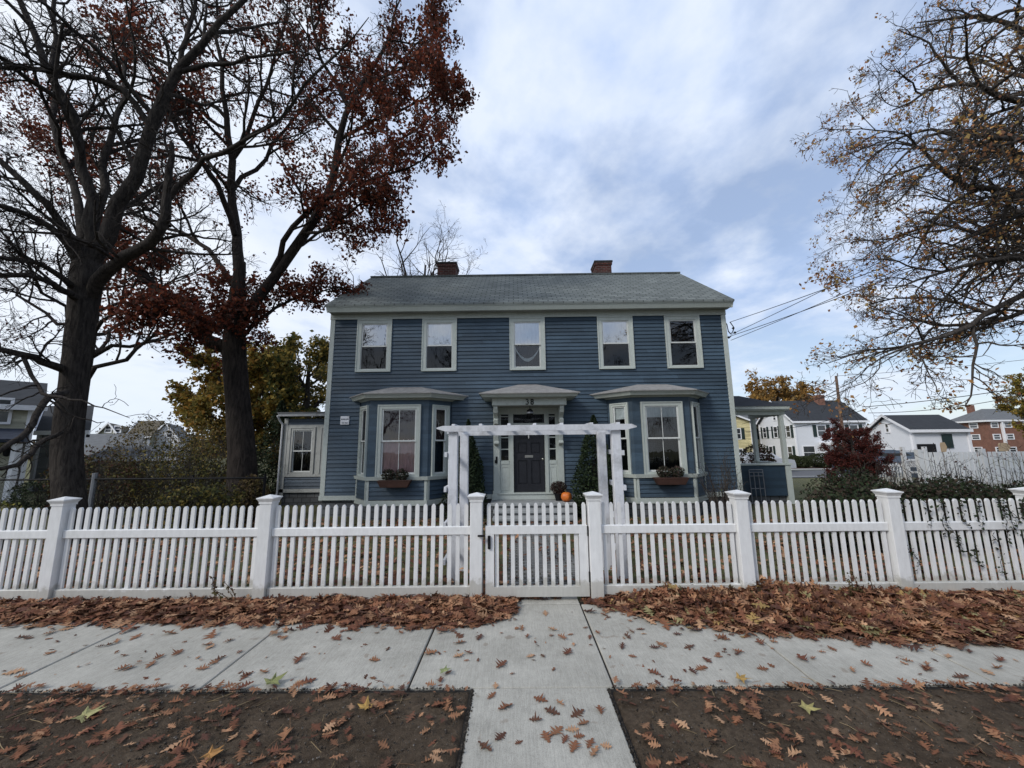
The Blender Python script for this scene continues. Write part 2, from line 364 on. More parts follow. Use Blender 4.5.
hs = nt_.nodes.new('ShaderNodeMath'); hs.operation = 'ADD'; nt_.links.new(g3, hs.inputs[0]); nt_.links.new(g4, hs.inputs[1])
bump(nt_, p_, hs.outputs[0], .35, .006)
mb = MB()
js = [-11.71, -10.34, -8.97, -7.6, -6.23, -4.86, -3.49, -2.12, -.73, .635, 1.98, 3.15, 4.52, 5.89, 7.26, 8.63, 10.]
def slab(x0, x1, y0, y1):
    g = .007; t = .006; z = .02+random.uniform(-.003, .003)
    mb.box(x0+g, x1-g, y0+g, y1-g, -.06, z-t); mb.box(x0+g, x1-g, y0+g, y1-g, z-t, z, top=t)
for a, b in zip(js[:-1], js[1:]): slab(a, b, 2.82, 4.16)
struct(mb.build('sidewalk', m_conc))
mb = MB()
slab(-.30, .59, 1.45, 2.82); slab(-.30, .59, .1, 1.45)
slab(-.30, .635, 4.16, 4.62)
struct(mb.build('walkway', m_conc))
o = sheet('joint_dirt', mat('joint_soil', (.022, .019, .016), .95), [-12, -6, 0, 6, 10.5], [.1, 1.4, 2.83, 4.25], .003); struct(o)
struct(sheet('garden_path', M['paver'], [-.12, .2, .5, .88], frange(4.6, 10.2, 12), .012))
# ------------------------------------------------------------------ wall helpers
def wall_frame(p0, p1):
    """local (s along wall, n outward, z) -> world ; outward is to the right of p0->p1"""
    p0 = Vector((p0[0], p0[1], 0)); p1 = Vector((p1[0], p1[1], 0)); d = (p1-p0).normalized(); nrm = Vector((d.y, -d.x, 0))
    def f(p): return p0+d*p[0]+nrm*p[1]+Vector((0, 0, p[2]))
    f.length = (p1-p0).length
    return f
def clapboards(mb, W, s0, s1, z0, z1, openings=(), exp=.115, slope=None):
    """sawtooth lap siding; openings (s0,s1,z0,z1)"""
    k = 0; z = z0
    while z < z1-1e-4:
        zt = min(z+exp, z1)
        cuts = sorted({z, zt, *[q for o in openings for q in (o[2], o[3]) if z < q < zt]})
        for a, b in zip(cuts[:-1], cuts[1:]):
            seg = [(s0, s1)] if slope is None else [slope(b)]
            for o in openings:
                if o[2] < b-1e-5 and o[3] > a+1e-5:
                    ns = []
                    for u, v in seg:
                        if o[1] <= u or o[0] >= v: ns.append((u, v)); continue
                        if o[0] > u: ns.append((u, o[0]))
                        if o[1] < v: ns.append((o[1], v))
                    seg = ns
            na = .030-.027*(a-z)/exp; nb = .030-.027*(b-z)/exp
            for u, v in seg:
                if v-u < .01: continue
                # split long boards at irregular butt joints
                mb.face([W((u, na, a)), W((v, na, a)), W((v, nb, b)), W((u, nb, b))])
                if a == z: mb.face([W((u, 0, a)), W((v, 0, a)), W((v, na, a)), W((u, na, a))])
        z += exp; k += 1
def wbox(mb, W, s0, s1, n0, n1, z0, z1, mi=0):
    b = [W((s0, n1, z0)), W((s1, n1, z0)), W((s1, n0, z0)), W((s0, n0, z0))]
    t = [W((s0, n1, z1)), W((s1, n1, z1)), W((s1, n0, z1)), W((s0, n0, z1))]
    mb.hexa(b, t, mi)
def drape(W, s0, s1, z0, z1, n, amp, waves, m, name, parent, z0c=None):
    mb = MB(); K = 40; ph = random.uniform(0, 6)
    def nn(s, z): return n+amp*math.sin((s-s0)/(s1-s0)*waves*2*PI+ph+.6*math.sin(z*3))
    for i in range(K):
        a = s0+(s1-s0)*i/K; b = s0+(s1-s0)*(i+1)/K
        ta, tb = (i/K, (i+1)/K)
        za, zb = (z0c(ta), z0c(tb)) if z0c else (z0, z0)
        mb.face([W((a, nn(a, za), za)), W((b, nn(b, zb), zb)), W((b, nn(b, z1), z1)), W((a, nn(a, z1), z1))])
    return mb.build(name, m, parent, smooth=True)
def window(parent, W, s0, s1, z0, z1, casing=.13, look=('dark', 'dark'), sill=True, screen=True, muntin=True, name='window', trim='trim', upper='glass_bright', depth=0., shade_to=None):
    """double-hung sash window in casing; s0..z1 outer edges of the casing"""
    mb = MB()
    pr = .045
    wbox(mb, W, s0, s0+casing, -.06, pr, z0, z1); wbox(mb, W, s1-casing, s1, -.06, pr, z0, z1)
    wbox(mb, W, s0+casing, s1-casing, -.06, pr-.002, z1-casing, z1)
    wbox(mb, W, s0+casing, s1-casing, -.06, pr-.002, z0, z0+casing*.62)
    # back band moulding round the outside
    bb = .022
    wbox(mb, W, s0-.012, s0+bb, 0, pr+.018, z0-.004, z1+.012); wbox(mb, W, s1-bb, s1+.012, 0, pr+.018, z0-.004, z1+.012)
    wbox(mb, W, s0+bb, s1-bb, 0, pr+.016, z1-bb, z1+.010)
    if sill: wbox(mb, W, s0+bb, s1-bb, 0, pr+.03, z0-.006, z0+.035)
    fr = mb.build(name, trim, parent)
    a, b, c, d = s0+casing, s1-casing, z0+casing*.62, z1-casing
    mid = (c+d)/2; t = .042
    mb = MB()
    for (lo, hi, n0, n1) in ((mid-.015, d, -.015, .018), (c, mid+.02, -.055, -.022)):
        wbox(mb, W, a, a+t, n0, n1, lo, hi); wbox(mb, W, b-t, b, n0, n1, lo, hi)
        wbox(mb, W, a+t, b-t, n0, n1-.002, hi-t*.85, hi); wbox(mb, W, a+t, b-t, n0, n1-.002, lo, lo+t)
        if muntin: wbox(mb, W, (a+b)/2-.008, (a+b)/2+.008, n0+.008, n1-.012, lo+t, hi-t*.85)
    mb.build('sash', 'sash', fr)
    for (lo, hi, n, mm, nm) in ((mid+.027, d-t*.85, 0., upper, 'pane'), (c+t, mid-.015, -.036, 'glass', 'pane')):
        mb = MB(); mb.face([W((a+t-.004, n, lo-.004)), W((b-t+.004, n, lo-.004)), W((b-t+.004, n, hi+.004)), W((a+t-.004, n, hi+.004))]); mb.build(nm, mm, fr)
    if screen:
        mb = MB(); n = .004; mb.face([W((a+.01, n, c+.01)), W((b-.01, n, c+.01)), W((b-.01, n, mid-.02)), W((a+.01, n, mid-.02))]); mb.build('insect_screen', 'screen', fr)
        mb = MB(); e = .018
        wbox(mb, W, a+.003, a+e, 0, .012, c+.003, mid-.018); wbox(mb, W, b-e, b-.003, 0, .012, c+.003, mid-.018); wbox(mb, W, a+e, b-e, 0, .0115, c+.003, c+e); mb.build('screen_frame', 'sash', fr)
    up, lw = look
    # dark and black looks are sheets, not curtains: unlit room as colour
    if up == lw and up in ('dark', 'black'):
        drape(W, a-.02, b+.02, c-.02, d+.02, -.30, .0, 2, CURT[up], 'curtain_or_dark_room', fr)
    else:
        drape(W, a-.01, b+.01, mid if shade_to is None else shade_to, d+.02, -.03 if up in ('shade', 'lace') else -.07, .002 if up in ('shade', 'lace') else .018, 7, CURT[up], 'window_shade' if up in ('shade', 'lace') else 'curtain_or_dark_room', fr)
        drape(W, a-.02, b+.02, c-.02, (mid if shade_to is None else shade_to+.1)+.05, -.085 if lw == 'pink' else -.17, .012 if lw == 'pink' else .018, 8, CURT[lw], 'curtain_or_dark_room', fr)
    return fr

# ------------------------------------------------------------------ the blue house
D = 11.5; XL, XR = -5.675, 6.526; YB = 17.6
ZB, ZF = .084, 5.50
house = thing('house', 'two storey blue clapboard house with two bay windows and a central front door', 'house', (.4, D, gz(0, D)))
WF = wall_frame((XL, D), (XR, D))
def S(x): return x-XL
wins = [(-4.832, -3.780), (-2.819, -1.772), (-.128, .941), (2.58, 3.645), (4.649, 5.705)]
ops = [(S(a)+.03, S(b)-.03, 3.86, 5.49) for a, b in wins]
bays = [(-4.63, -4.11, -2.45, -1.90), (2.76, 3.32, 4.93, 5.48)]
for b in bays: ops.append((S(b[0])-.01, S(b[3])+.01, -.1, 3.0))
ops.append((S(-.64)-.01+.03, S(1.41)-.03, 0., 2.75))
mb = MB(); clapboards(mb, WF, .02, S(XR)-.02, .20, ZF+.02, ops)
WL = wall_frame((XL, YB), (XL, D)); WR = wall_frame((XR, D), (XR, YB)); WB = wall_frame((XR, YB), (XL, YB))
dep = YB-D; hr = dep/2; ZR = 8.22
def gable(z): 
    if z <= 5.6: return (0, dep)
    k = (z-5.6)/(ZR-5.6)*hr; return (k, dep-k)
for WW in (WL, WR): clapboards(mb, WW, 0, dep, .20, ZR-.12, (), slope=gable)
clapboards(mb, WB, 0, XR-XL, .20, ZF+.02)
mb.build('wall', 'siding', house)
# light-blocking inner shell coloured black, keeps the rooms dark
mb = MB()
mb.box(XL+.5, XR-.5, D+.45, YB-.2, 0, 5.6); mb.build('inner_light_block', CURT['black'], house)
mb = MB()
mb.box(XL+.04, XR-.04, D+.03, YB-.04, -.6, .075); mb.build('foundation', 'block', house)
# trim boards
def trim_board(name, *b, m='trim'):
    return box_obj(name, m, house, *b, bevel=.004)
for x0 in (XL-.012, XR-.128): trim_board('corner_board', x0, x0+.14, D-.034, D+.10, .20, ZF)
trim_board('frieze', XL-.02, XR+.02, D-.050, D+.02, ZF, 5.70)
mb = MB(); mb.box(XL-.03, bays[0][0], D-.045, D+.02, ZB-.01, .20); mb.box(bays[0][3], -.66, D-.045, D+.02, ZB-.01, .20)
mb.box(1.43, bays[1][0], D-.045, D+.02, ZB-.01, .20); mb.box(bays[1][3], XR+.03, D-.045, D+.02, ZB-.01, .20)
mb.box(XL-.03, XL+.02, D+.02, YB, ZB-.01, .20); mb.box(XR-.02, XR+.03, D+.02, YB, ZB-.01, .20); mb.build('water_table', 'trim', house)
# cornice: soffit, fascia, crown
EX0, EX1, EY = -5.68, 6.61, 11.14
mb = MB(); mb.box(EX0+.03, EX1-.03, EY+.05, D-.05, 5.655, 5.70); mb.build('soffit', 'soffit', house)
mb = MB()
mb.hexa([(EX0, EY+.03, 5.64), (EX1, EY+.03, 5.64), (EX1, EY+.07, 5.64), (EX0, EY+.07, 5.64)],
        [(EX0, EY-.04, 5.775), (EX1, EY-.04, 5.775), (EX1, EY+.07, 5.775), (EX0, EY+.07, 5.775)])
mb.box(EX0-.01, EX1+.01, EY-.055, EY+.07, 5.776, 5.80)
mb.build('gutter', 'trim', house)
# roof: thick slopes
def roof_slab(name, m, parent, x0, x1, ye, ze, yr, zr, yb, th=.05):
    mb = MB()
    prof = [(ye, ze), (yr, zr), (yb, ze)]
    for (ya, za), (yb_, zb_) in ((prof[0], prof[1]), (prof[1], prof[2])):
        mb.hexa([(x0, ya, za-th), (x1, ya, za-th), (x1, yb_, zb_-th), (x0, yb_, zb_-th)], [(x0, ya, za), (x1, ya, za), (x1, yb_, zb_), (x0, yb_, zb_)])
    return mb.build(name, m, parent)
YR = D+hr
roof = roof_slab('roof', 'shingle', house, EX0-.02, EX1+.02, EY-.07, 5.845, YR, 8.30, YB+.40)
mb = MB(); mb.box(EX0-.02, EX1+.02, YR-.10, YR+.10, 8.262, 8.318); mb.build('ridge_cap', 'shingle', roof)
for x0 in (EX0+.01, EX1-.05):
    for (ya, yb_, za, zb_) in ((EY, YR, 5.785, 8.22), (YR, YB+.36, 8.22, 5.785)):
        mb = MB(); mb.hexa([(x0, ya, za-.16), (x0+.04, ya, za-.16), (x0+.04, yb_, zb_-.16), (x0, yb_, zb_-.16)], [(x0, ya, za), (x0+.04, ya, za), (x0+.04, yb_, zb_), (x0, yb_, zb_)]); mb.build('rake_board', 'trim', house)
for x0, x1, zt in ((-3.08, -2.34, 8.93), (3.34, 3.98, 8.90)):
    mb = MB(); mb.box(x0, x1, 14.7, 15.4, 7.5, zt-.12); ch = mb.build('chimney', 'brick', house)
    mb = MB(); mb.box(x0-.03, x1+.03, 14.67, 15.43, zt-.12, zt-.02); mb.build('corbel', 'brick', ch)
    mb = MB(); mb.box(x0-.05, x1+.05, 14.65, 15.45, zt-.02, zt+.05); mb.box(x0+.06, x1-.06, 14.75, 15.35, zt+.051, zt+.09); mb.build('chimney_cap', mat('chimney_cap_metal', (.03, .028, .026), .8), ch)
looks = [('dark', 'brown'), ('lace', 'brown'), ('lace', 'dark'), ('shade', 'black'), ('black', 'black')]
for (a, b), lk in zip(wins, looks):
    f = window(house, WF, S(a), S(b), 3.84, 5.485, .125, lk, muntin=False, screen=lk != ('lace', 'dark'), upper='glass' if lk[0] == 'black' else 'glass_bright')
    if lk == ('lace', 'dark'):
        mb = MB(); c0, c1 = S(a)+.17, S(b)-.17
        for k in range(20):
            t0, t1 = k/20, (k+1)/20; za, zb_ = [4.52-.40*math.sin(PI*t)**.8 for t in (t0, t1)]; wa, wb = [.05+.05*math.sin(PI*t) for t in (t0, t1)]; xa, xb = c0+(c1-c0)*t0, c0+(c1-c0)*t1; q = .006*(k % 2)
            mb.face([WF((xa, -.06-q, za)), WF((xb, -.066+q, zb_)), WF((xb, -.066+q, zb_+wb)), WF((xa, -.06-q, za+wa))])
        mb.build('curtain_or_dark_room', CURT['lace'], f)
# ---- bays
def bay(b, looks, side):
    a0, f0, f1, a1 = b; Y = D-.60
    pts = [(a0, D), (f0, Y), (f1, Y), (a1, D)]
    Ws = [wall_frame(p, q) for p, q in zip(pts[:-1], pts[1:])]
    up = MB(); clap = MB(); tr = MB(); sill = MB(); base = MB()
    for i, W in enumerate(Ws):
        L = W.length
        wn = (.17, L-.06) if i != 1 else (.24, L-.22)
        if i == 2: wn = (.06, L-.17)
        if i != 1: wn = (.13, L-.12)
        # flat panels beside the windows
        wbox(up, W, 0, wn[0]+.02, -.06, .0, .77, 2.96); wbox(up, W, wn[1]-.02, L, -.06, .0, .77, 2.96); wbox(up, W, wn[0]+.02, wn[1]-.02, -.06, -.001, 2.74, 2.96)
        clapboards(clap, W, .0, L, .15, .67)
        for q0, q1 in ((0, .065), (L-.065, L)): tr = MB(); wbox(tr, W, q0, q1, -.01, .035, .131, .669); tr.build('bay_corner_trim', 'trim', house)
        wbox(base, W, -.03, L+.03, -.02, .055, -.01, .15)
        lk = looks[i]
        window(house, W, wn[0], wn[1], .765, 2.755, .11 if i == 1 else .085, lk[:2], sill=False, screen=False, muntin=(i == 1), name='bay_window', upper='glass', shade_to=lk[2] if len(lk) > 2 else None)
    up.build('bay_panel', 'siding', house); clap.build('bay_apron', 'siding', house);
    def ring(off, z): # offset polygon
        k = off*.42
        return [(a0-off*(1.2 if side == 0 else 1.75), D, z), (f0-k, Y-off, z), (f1+k, Y-off, z), (a1+off*(1.75 if side == 0 else 1.2), D, z)]
    def poly_slab(mb, o0, z0, o1, z1):
        b_, t_ = ring(o0, z0), ring(o1, z1); b_ = [b_[0], b_[1], b_[2], b_[3]]; mb.hexa(b_, t_)
    sl_ = MB(); poly_slab(sl_, .075, .67, .095, .765); sl_.build('bay_sill', 'trim', house)
    bs = MB(); poly_slab(bs, .05, -.01, .05, .13); bs.build('bay_base_trim', 'trim', house)
    fd = MB(); poly_slab(fd, 0., -.6, 0., -.012); fd.build('bay_foundation', 'block', house)
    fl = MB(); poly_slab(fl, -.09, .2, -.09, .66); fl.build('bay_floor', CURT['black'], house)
    cr = MB(); poly_slab(cr, .02, 2.90, .06, 2.94); poly_slab(cr, .21, 2.941, .235, 2.985); poly_slab(cr, .235, 2.986, .275, 3.045); cr.build('bay_cornice', 'trim', house)
    rf = MB(); r0 = ring(.30, 3.047); r1 = ring(.30, 3.075)
    rf.hexa(r0, r1)
    t0 = (f0+.38, D, 3.36); t1 = (f1-.36, D, 3.36)
    rf.face([r1[0], r1[1], t0]); rf.face([r1[1], r1[2], t1, t0]); rf.face([r1[2], r1[3], t1])
    rf.build('bay_roof', 'shingle_small', house)
bay(bays[0], [('mauve', 'dark'), ('mauve', 'pink'), ('mauve', 'blue')], 0)
bay(bays[1], [('shade', 'black', 2.3), ('shade', 'black', 2.33), ('black', 'black')], 1)
# ---- entry
EZ = .05
mb = MB()
for x0, x1 in ((-.64, -.46), (1.23, 1.41)): wbox(mb, WF, S(x0), S(x1), -.02, .06, .05, 2.80)
for x0, x1 in ((-.16, -.055), (.865, .965)): wbox(mb, WF, S(x0), S(x1), -.10, .045, .24, 2.55)
wbox(mb, WF, S(-.46), S(1.23), -.10, .04, 2.50, 2.80); wbox(mb, WF, S(-.055), S(.865), -.10, .03, 2.18, 2.235)
ent = mb.build('door_surround', 'trim', house)
mb = MB(); wbox(mb, WF, S(-.69), S(1.46), -.02, .10, .05, .20); wbox(mb, WF, S(-.66), S(-.44), .0, .085, .20, .30); wbox(mb, WF, S(1.21), S(1.43), .0, .085, .20, .30); wbox(mb, WF, S(-.50), S(1.27), -.1, .13, .202, .24); mb.build('door_sill', 'trim', house)
for x0, x1 in ((-.46, -.16), (.965, 1.23)):
    mb = MB(); wbox(mb, WF, S(x0), S(x1), -.08, .012, .24, 1.12); wbox(mb, WF, S(x0)+.03, S(x1)-.03, .012, .030, 1.04, 1.13)
    for q in ((x0+.035, x0+.06, .31, .98), (x1-.06, x1-.035, .31, .98), (x0+.06, x1-.06, .31, .335), (x0+.06, x1-.06, .955, .98)): wbox(mb, WF, S(q[0]), S(q[1]), .012, .024, q[2], q[3])
    for z in (1.12, 1.46, 1.80, 2.12, 2.42): wbox(mb, WF, S(x0), S(x1), -.04, .012, z+(.001 if z > 1.2 else .012), z+.03)
    wbox(mb, WF, S(x0), S(x0)+.04, -.04, .010, 1.13, 2.5); wbox(mb, WF, S(x1)-.04, S(x1), -.04, .010, 1.13, 2.5)
    sdl = mb.build('sidelight', 'trim', house)
    mb = MB(); mb.face([WF((S(x0), -.02, 1.13)), WF((S(x1), -.02, 1.13)), WF((S(x1), -.02, 2.5)), WF((S(x0), -.02, 2.5))]); mb.build('pane', 'glass', sdl)
    mb = MB(); mb.face([WF((S(x0), -.12, 1.13)), WF((S(x1), -.12, 1.13)), WF((S(x1), -.12, 2.5)), WF((S(x0), -.12, 2.5))]); mb.build('curtain_or_dark_room', CURT['dark'], sdl)  # plain dark sheet, its colour stands in for the unlit hall
# door: stiles, rails, recessed panels
mb = MB(); x0, x1 = -.045, .855
wbox(mb, WF, S(x0), S(x1), -.11, -.075, .245, 2.175)
for a, b in ((x0, x0+.12), (x1-.12, x1), (.35, .46)): wbox(mb, WF, S(a), S(b), -.075, -.045, .245, 2.175)
for a, b in ((.245, .46), (1.15, 1.34), (1.66, 1.76), (2.05, 2.175)):
    for c, d in ((x0+.12, .35), (.46, x1-.12)): wbox(mb, WF, S(c), S(d), -.075, -.046, a, b)
for a, b in ((.50, 1.11), (1.38, 1.62), (1.80, 2.01)):
    for c, d in ((x0+.155, .32), (.49, x1-.155)): wbox(mb, WF, S(c), S(d), -.075, -.058, a, b)
door = mb.build('door', 'door', house)
mb = MB(); wbox(mb, WF, S(.28), S(.52), -.045, -.030, 1.225, 1.295); wbox(mb, WF, S(.31), S(.49), -.030, -.02, 1.245, 1.275); mb.build('mail_slot', 'brass', door)
mb = MB(); mb.lathe((0, 0, 0), [(.0, -.03), (.028, -.02), (.034, 0), (.028, .02), (.0, .03)], 12)
mb.v = [(p[0]+.80, D+.02+p[2], p[1]+1.18) for p in mb.v]; mb.build('door_knob', 'brass', door, smooth=True)
mb = MB(); mb.tube((.40, D+.03, 1.93), (.40, D+.03, 1.83), .012, .02, 8); mb.tube((.40, D+.035, 1.83), (.40, D+.02, 1.78), .022, .008, 8); mb.build('door_knocker', 'brass', door)
# transom
mb = MB(); wbox(mb, WF, S(-.055), S(-.02), -.09, .02, 2.235, 2.5); wbox(mb, WF, S(.83), S(.865), -.09, .02, 2.235, 2.5)
for i in range(1, 4): wbox(mb, WF, S(-.02+.2125*i)-.006, S(-.02+.2125*i)+.006, -.05, -.03, 2.235, 2.5)
tr_ = mb.build('transom', 'door', house)
mb = MB(); mb.face([WF((S(-.04), -.05, 2.235)), WF((S(.85), -.05, 2.235)), WF((S(.85), -.05, 2.5)), WF((S(-.04), -.05, 2.5))]); mb.build('pane', 'glass', tr_)
mb = MB(); mb.face([WF((S(-.04), -.16, 2.20)), WF((S(.85), -.16, 2.20)), WF((S(.85), -.16, 2.52)), WF((S(-.04), -.16, 2.52))]); mb.build('curtain_or_dark_room', CURT['dark'], tr_)  # dark sheet above the door, unlit hall given as colour
# hood
mb = MB()
mb.box(-.64, 1.45, 10.74, D-.02, 2.70, 2.885)
mb.hexa([(-.70, 10.68, 2.886), (1.51, 10.68, 2.886), (1.51, D, 2.886), (-.70, D, 2.886)], [(-.90, 10.50, 2.905), (1.71, 10.50, 2.905), (1.71, D, 2.905), (-.90, D, 2.905)])
mb.hexa([(-.89, 10.51, 2.906), (1.70, 10.51, 2.906), (1.70, D, 2.906), (-.89, D, 2.906)], [(-.95, 10.45, 2.985), (1.76, 10.45, 2.985), (1.76, D, 2.985), (-.95, D, 2.985)])
hood = mb.build('entry_hood', 'trim', house)
mb = MB(); e = [(-.98, 10.42), (1.79, 10.42), (1.79, D), (-.98, D)]
mb.hexa([(x, y, 2.986) for x, y in e], [(x, y, 3.012) for x, y in e])
A, B, C_, D_ = [(x, y, 3.012) for x, y in e]; T0, T1 = (.15, D, 3.40), (.66, D, 3.40)
mb.face([A, B, T1, T0]); mb.face([D_, A, T0]); mb.face([B, C_, T1]); mb.build('hood_roof', 'shingle_small', hood)
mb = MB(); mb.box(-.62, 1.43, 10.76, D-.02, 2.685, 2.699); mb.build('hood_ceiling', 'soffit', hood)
for xc in (-.545, 1.325):
    prof = [(D-.06, 2.70), (10.80, 2.70), (10.80, 2.62), (10.86, 2.50), (10.98, 2.42), (11.06, 2.36), (10.99, 2.30), (11.02, 2.20), (11.14, 2.16), (11.20, 2.05), (11.24, 1.90), (11.30, 1.72), (11.28, 1.66), (11.33, 1.60), (D-.06, 1.58)]
    mb = MB(); n = len(prof)
    i = [mb.pt((xc-.055, y, z)) for y, z in prof]; j = [mb.pt((xc+.055, y, z)) for y, z in prof]
    mb.f += [i, j[::-1]]+[[i[k], j[k], j[(k+1) % n], i[(k+1) % n]] for k in range(n)]; mb.m += [0]*(n+2)
    for (y, z, r) in ((10.97, 2.56, .07), (11.09, 2.27, .055), (11.30, 1.66, .045)): mb.tube((xc-.068, y, z), (xc+.068, y, z), r, r, 14)
    mb.build('bracket', 'trim', hood)
# house number in serif bars: digits 3 and 8
def digit3(mb, cx, cz, h, y):
    w = h*.5; r = h*.27
    for cc, rr, a0, a1 in ((cz+h*.23, h*.23, 150, -90), (cz-h*.22, h*.27, 90, -150)):
        pts = [(cx+rr*.95*math.cos(math.radians(a)), y, cc+rr*math.sin(math.radians(a))) for a in [a0+(a1-a0)*k/9 for k in range(10)]]
        mb.path(pts, h*.085, 6)
def digit8(mb, cx, cz, h, y):
    for cc, rr in ((cz+h*.24, h*.22), (cz-h*.22, h*.27)):
        pts = [(cx+rr*.9*math.cos(2*PI*k/12), y, cc+rr*math.sin(2*PI*k/12)) for k in range(13)]
        mb.path(pts, h*.085, 6)
mb = MB(); digit3(mb, .34, 2.79, .15, 10.725); mb.build('house_number', 'black', hood)
mb = MB(); digit8(mb, .485, 2.79, .15, 10.725); mb.build('house_number', 'black', hood)
# ---- left wing
YW = 14.
WT = trim_mat('grimy_wing_trim', (.44, .45, .43), (.20, .20, .19), .8)
wf = wall_frame((-8.36, YW), (-5.67, YW)); wl = wall_frame((-8.36, 17.4), (-8.36, YW))
mb = MB(); clapboards(mb, wf, 0, wf.length, .12, 2.62, [(.0, wf.length, .66, 2.30)], exp=.12); clapboards(mb, wl, 0, 3.4, .12, 2.62, (), exp=.12); mb.build('wing_wall', siding_mat('faded_blue_clapboard', (.075, .10, .13)), house)
mb = MB(); wbox(mb, wf, -.01, .13, 0, .04, -.1, 2.64); wbox(mb, wf, .13, wf.length, 0, .05, .56, .66); wbox(mb, wf, .13, wf.length, 0, .035, 2.30, 2.40)
wbox(mb, wf, -.01, wf.length, 0, .04, 0.02, .14)
wbox(mb, wf, .13, .24, -.02, .03, .66, 2.3); wbox(mb, wf, 1.12, 1.36, -.02, .03, .66, 2.3); wbox(mb, wf, 2.26, 2.5, -.02, .03, .66, 2.3); mb.build('wing_trim', WT, house)
for a in (.24, 1.36): window(house, wf, a, a+.9, .66, 2.30, .10, ('dark', 'black'), sill=False, screen=False, trim=WT, upper='glass')
box_obj('wing_foundation', 'block', house, -8.30, -5.7, YW+.03, 17.3, -.8, .02)
mb = MB(); mb.hexa([(-8.44, YW-.30, 2.70), (-5.70, YW-.30, 2.70), (-5.70, 17.5, 2.95), (-8.44, 17.5, 2.95)], [(-8.46, YW-.34, 2.80), (-5.70, YW-.34, 2.80), (-5.70, 17.5, 3.08), (-8.46, 17.5, 3.08)])
mb.build('wing_cornice', 'worn_white', house)
mb = MB(); mb.hexa([(-8.48, YW-.36, 2.801), (-5.69, YW-.36, 2.801), (-5.69, 17.55, 3.081), (-8.48, 17.55, 3.081)], [(-8.48, YW-.36, 2.84), (-5.69, YW-.36, 2.84), (-5.69, 17.55, 3.12), (-8.48, 17.55, 3.12)]); mb.build('wing_roof', 'roof_grey', house)
mb = MB(); mb.path([(-8.50, YW-.28, 2.72), (-8.46, YW-.16, 2.55), (-8.40, YW-.09, 2.42), (-8.40, YW-.09, 0.), (-8.45, YW-.2, -.3)], .035, 8); mb.build('downspout', 'worn_white', house)
# ---- right porch
PY0, PY1, PX1 = 13.2, 14.9, 9.15
mb = MB()
wbox(mb, wall_frame((XR, PY0), (PX1, PY0)), 0, PX1-XR-.16, -.08, 0, -.15, .84); wbox(mb, wall_frame((PX1, PY0), (PX1, PY1)), .16, PY1-PY0, -.08, 0, -.15, .84); mb.build('porch_wall', 'siding_dark', house)
box_obj('porch_rail', 'trim', house, XR, PX1+.06, PY0-.06, PY0+.14, .842, .90); box_obj('porch_rail', 'trim', house, PX1-.14, PX1+.06, PY0+.142, PY1+.06, .842, .90)
box_obj('porch_floor', 'block', house, XR, PX1, PY0+.1, PY1, -.8, -.16)
for x, y in ((PX1-.16, PY0), (PX1-.16, PY1-.16), (8.0, PY1-.16)):
    box_obj('porch_post', 'trim', house, x+.02, x+.15, y+.001, y+.13, .902, 2.50, bevel=.006)
box_obj('porch_pier', 'trim', house, PX1-.16, PX1+.02, PY0-.03, PY0+.17, -.8, .84)
mb = MB(); mb.box(XR, PX1+.05, PY0-.0, PY0+.16, 2.52, 2.66); mb.box(PX1-.15, PX1+.05, PY0+.16, PY1+.05, 2.501, 2.66); mb.box(XR, PX1+.10, PY0-.14, PY1+.15, 2.661, 2.69); mb.box(XR, PX1+.12, PY0-.17, PY0-.14, 2.70, 2.80); mb.box(PX1+.10, PX1+.12, PY0-.14, PY1+.15, 2.66, 2.80); mb.build('porch_beam', 'trim', house)
mb = MB(); a, b, c, d = (XR, PY0-.19, 2.80), (PX1+.14, PY0-.19, 2.80), (PX1+.14, PY1+.18, 2.80), (XR, PY1+.18, 2.80); r0, r1 = (XR, 14.05, 3.28), (8.2, 14.05, 3.28)
mb.face([a, b, r1, r0]); mb.face([b, c, r1]); mb.face([c, d, r0, r1]); mb.face([a, d, c, b]); mb.build('porch_roof', 'roof_dark', house)
# ---- front steps, plaque, lantern, mailbox
st = thing('front_steps', 'grey granite steps leading up to the front door', 'steps', (.46, 10.4, gz(0, 10.4)))
for z, y0, x0, x1 in ((.048, 10.78, -.70, 1.62), (-.09, 10.46, -.60, 1.54), (-.225, 10.14, -.60, 1.54)):
    box_obj('step', 'concrete_step', st, x0, x1, y0, 11.38 if z > 0 else y0+.36, z-.085, z, bevel=.012)
    box_obj('riser', 'block', st, x0+.03, x1-.03, y0+.035, 11.37 if z > 0 else y0+.35, z-.5, z-.086)
sgn = thing('wall_plaque', 'small white plaque with dark lettering on the blue clapboards left of the bay', 'sign', (-5.02, D-.04, 2.33))
mb = MB(); mb.box(-5.20, -4.94, D-.05, D-.02, 2.25, 2.50); mb.build('board', 'white_paint', sgn, bevel=.004)
mb = MB()
for z, segs in ((2.41, [(-5.13, -5.09), (-5.08, -5.05), (-5.04, -5.0), (-4.98, -4.95), (-4.94, -4.91)]), (2.30, [(-5.11, -5.07), (-5.06, -5.03), (-5.01, -4.98), (-4.97, -4.93)])):
    for a, b in segs: mb.box(a-.045, b-.045, D-.054, D-.051, z-.018, z+.018); 
mb.build('lettering', 'grey_metal', sgn)
ln = thing('hanging_lantern', 'dark metal lantern hanging under the entry hood above the front door', 'lantern', (.43, 11., 2.45))
mb = MB(); mb.tube((.43, 10.95, 2.685), (.43, 10.95, 2.60), .008); mb.lathe((.43, 10.95, 2.40), [(.02, 0), (.07, .02), (.10, .10), (.085, .17), (.03, .21), (.01, .22)], 8); mb.build('lantern_body', 'black', ln)
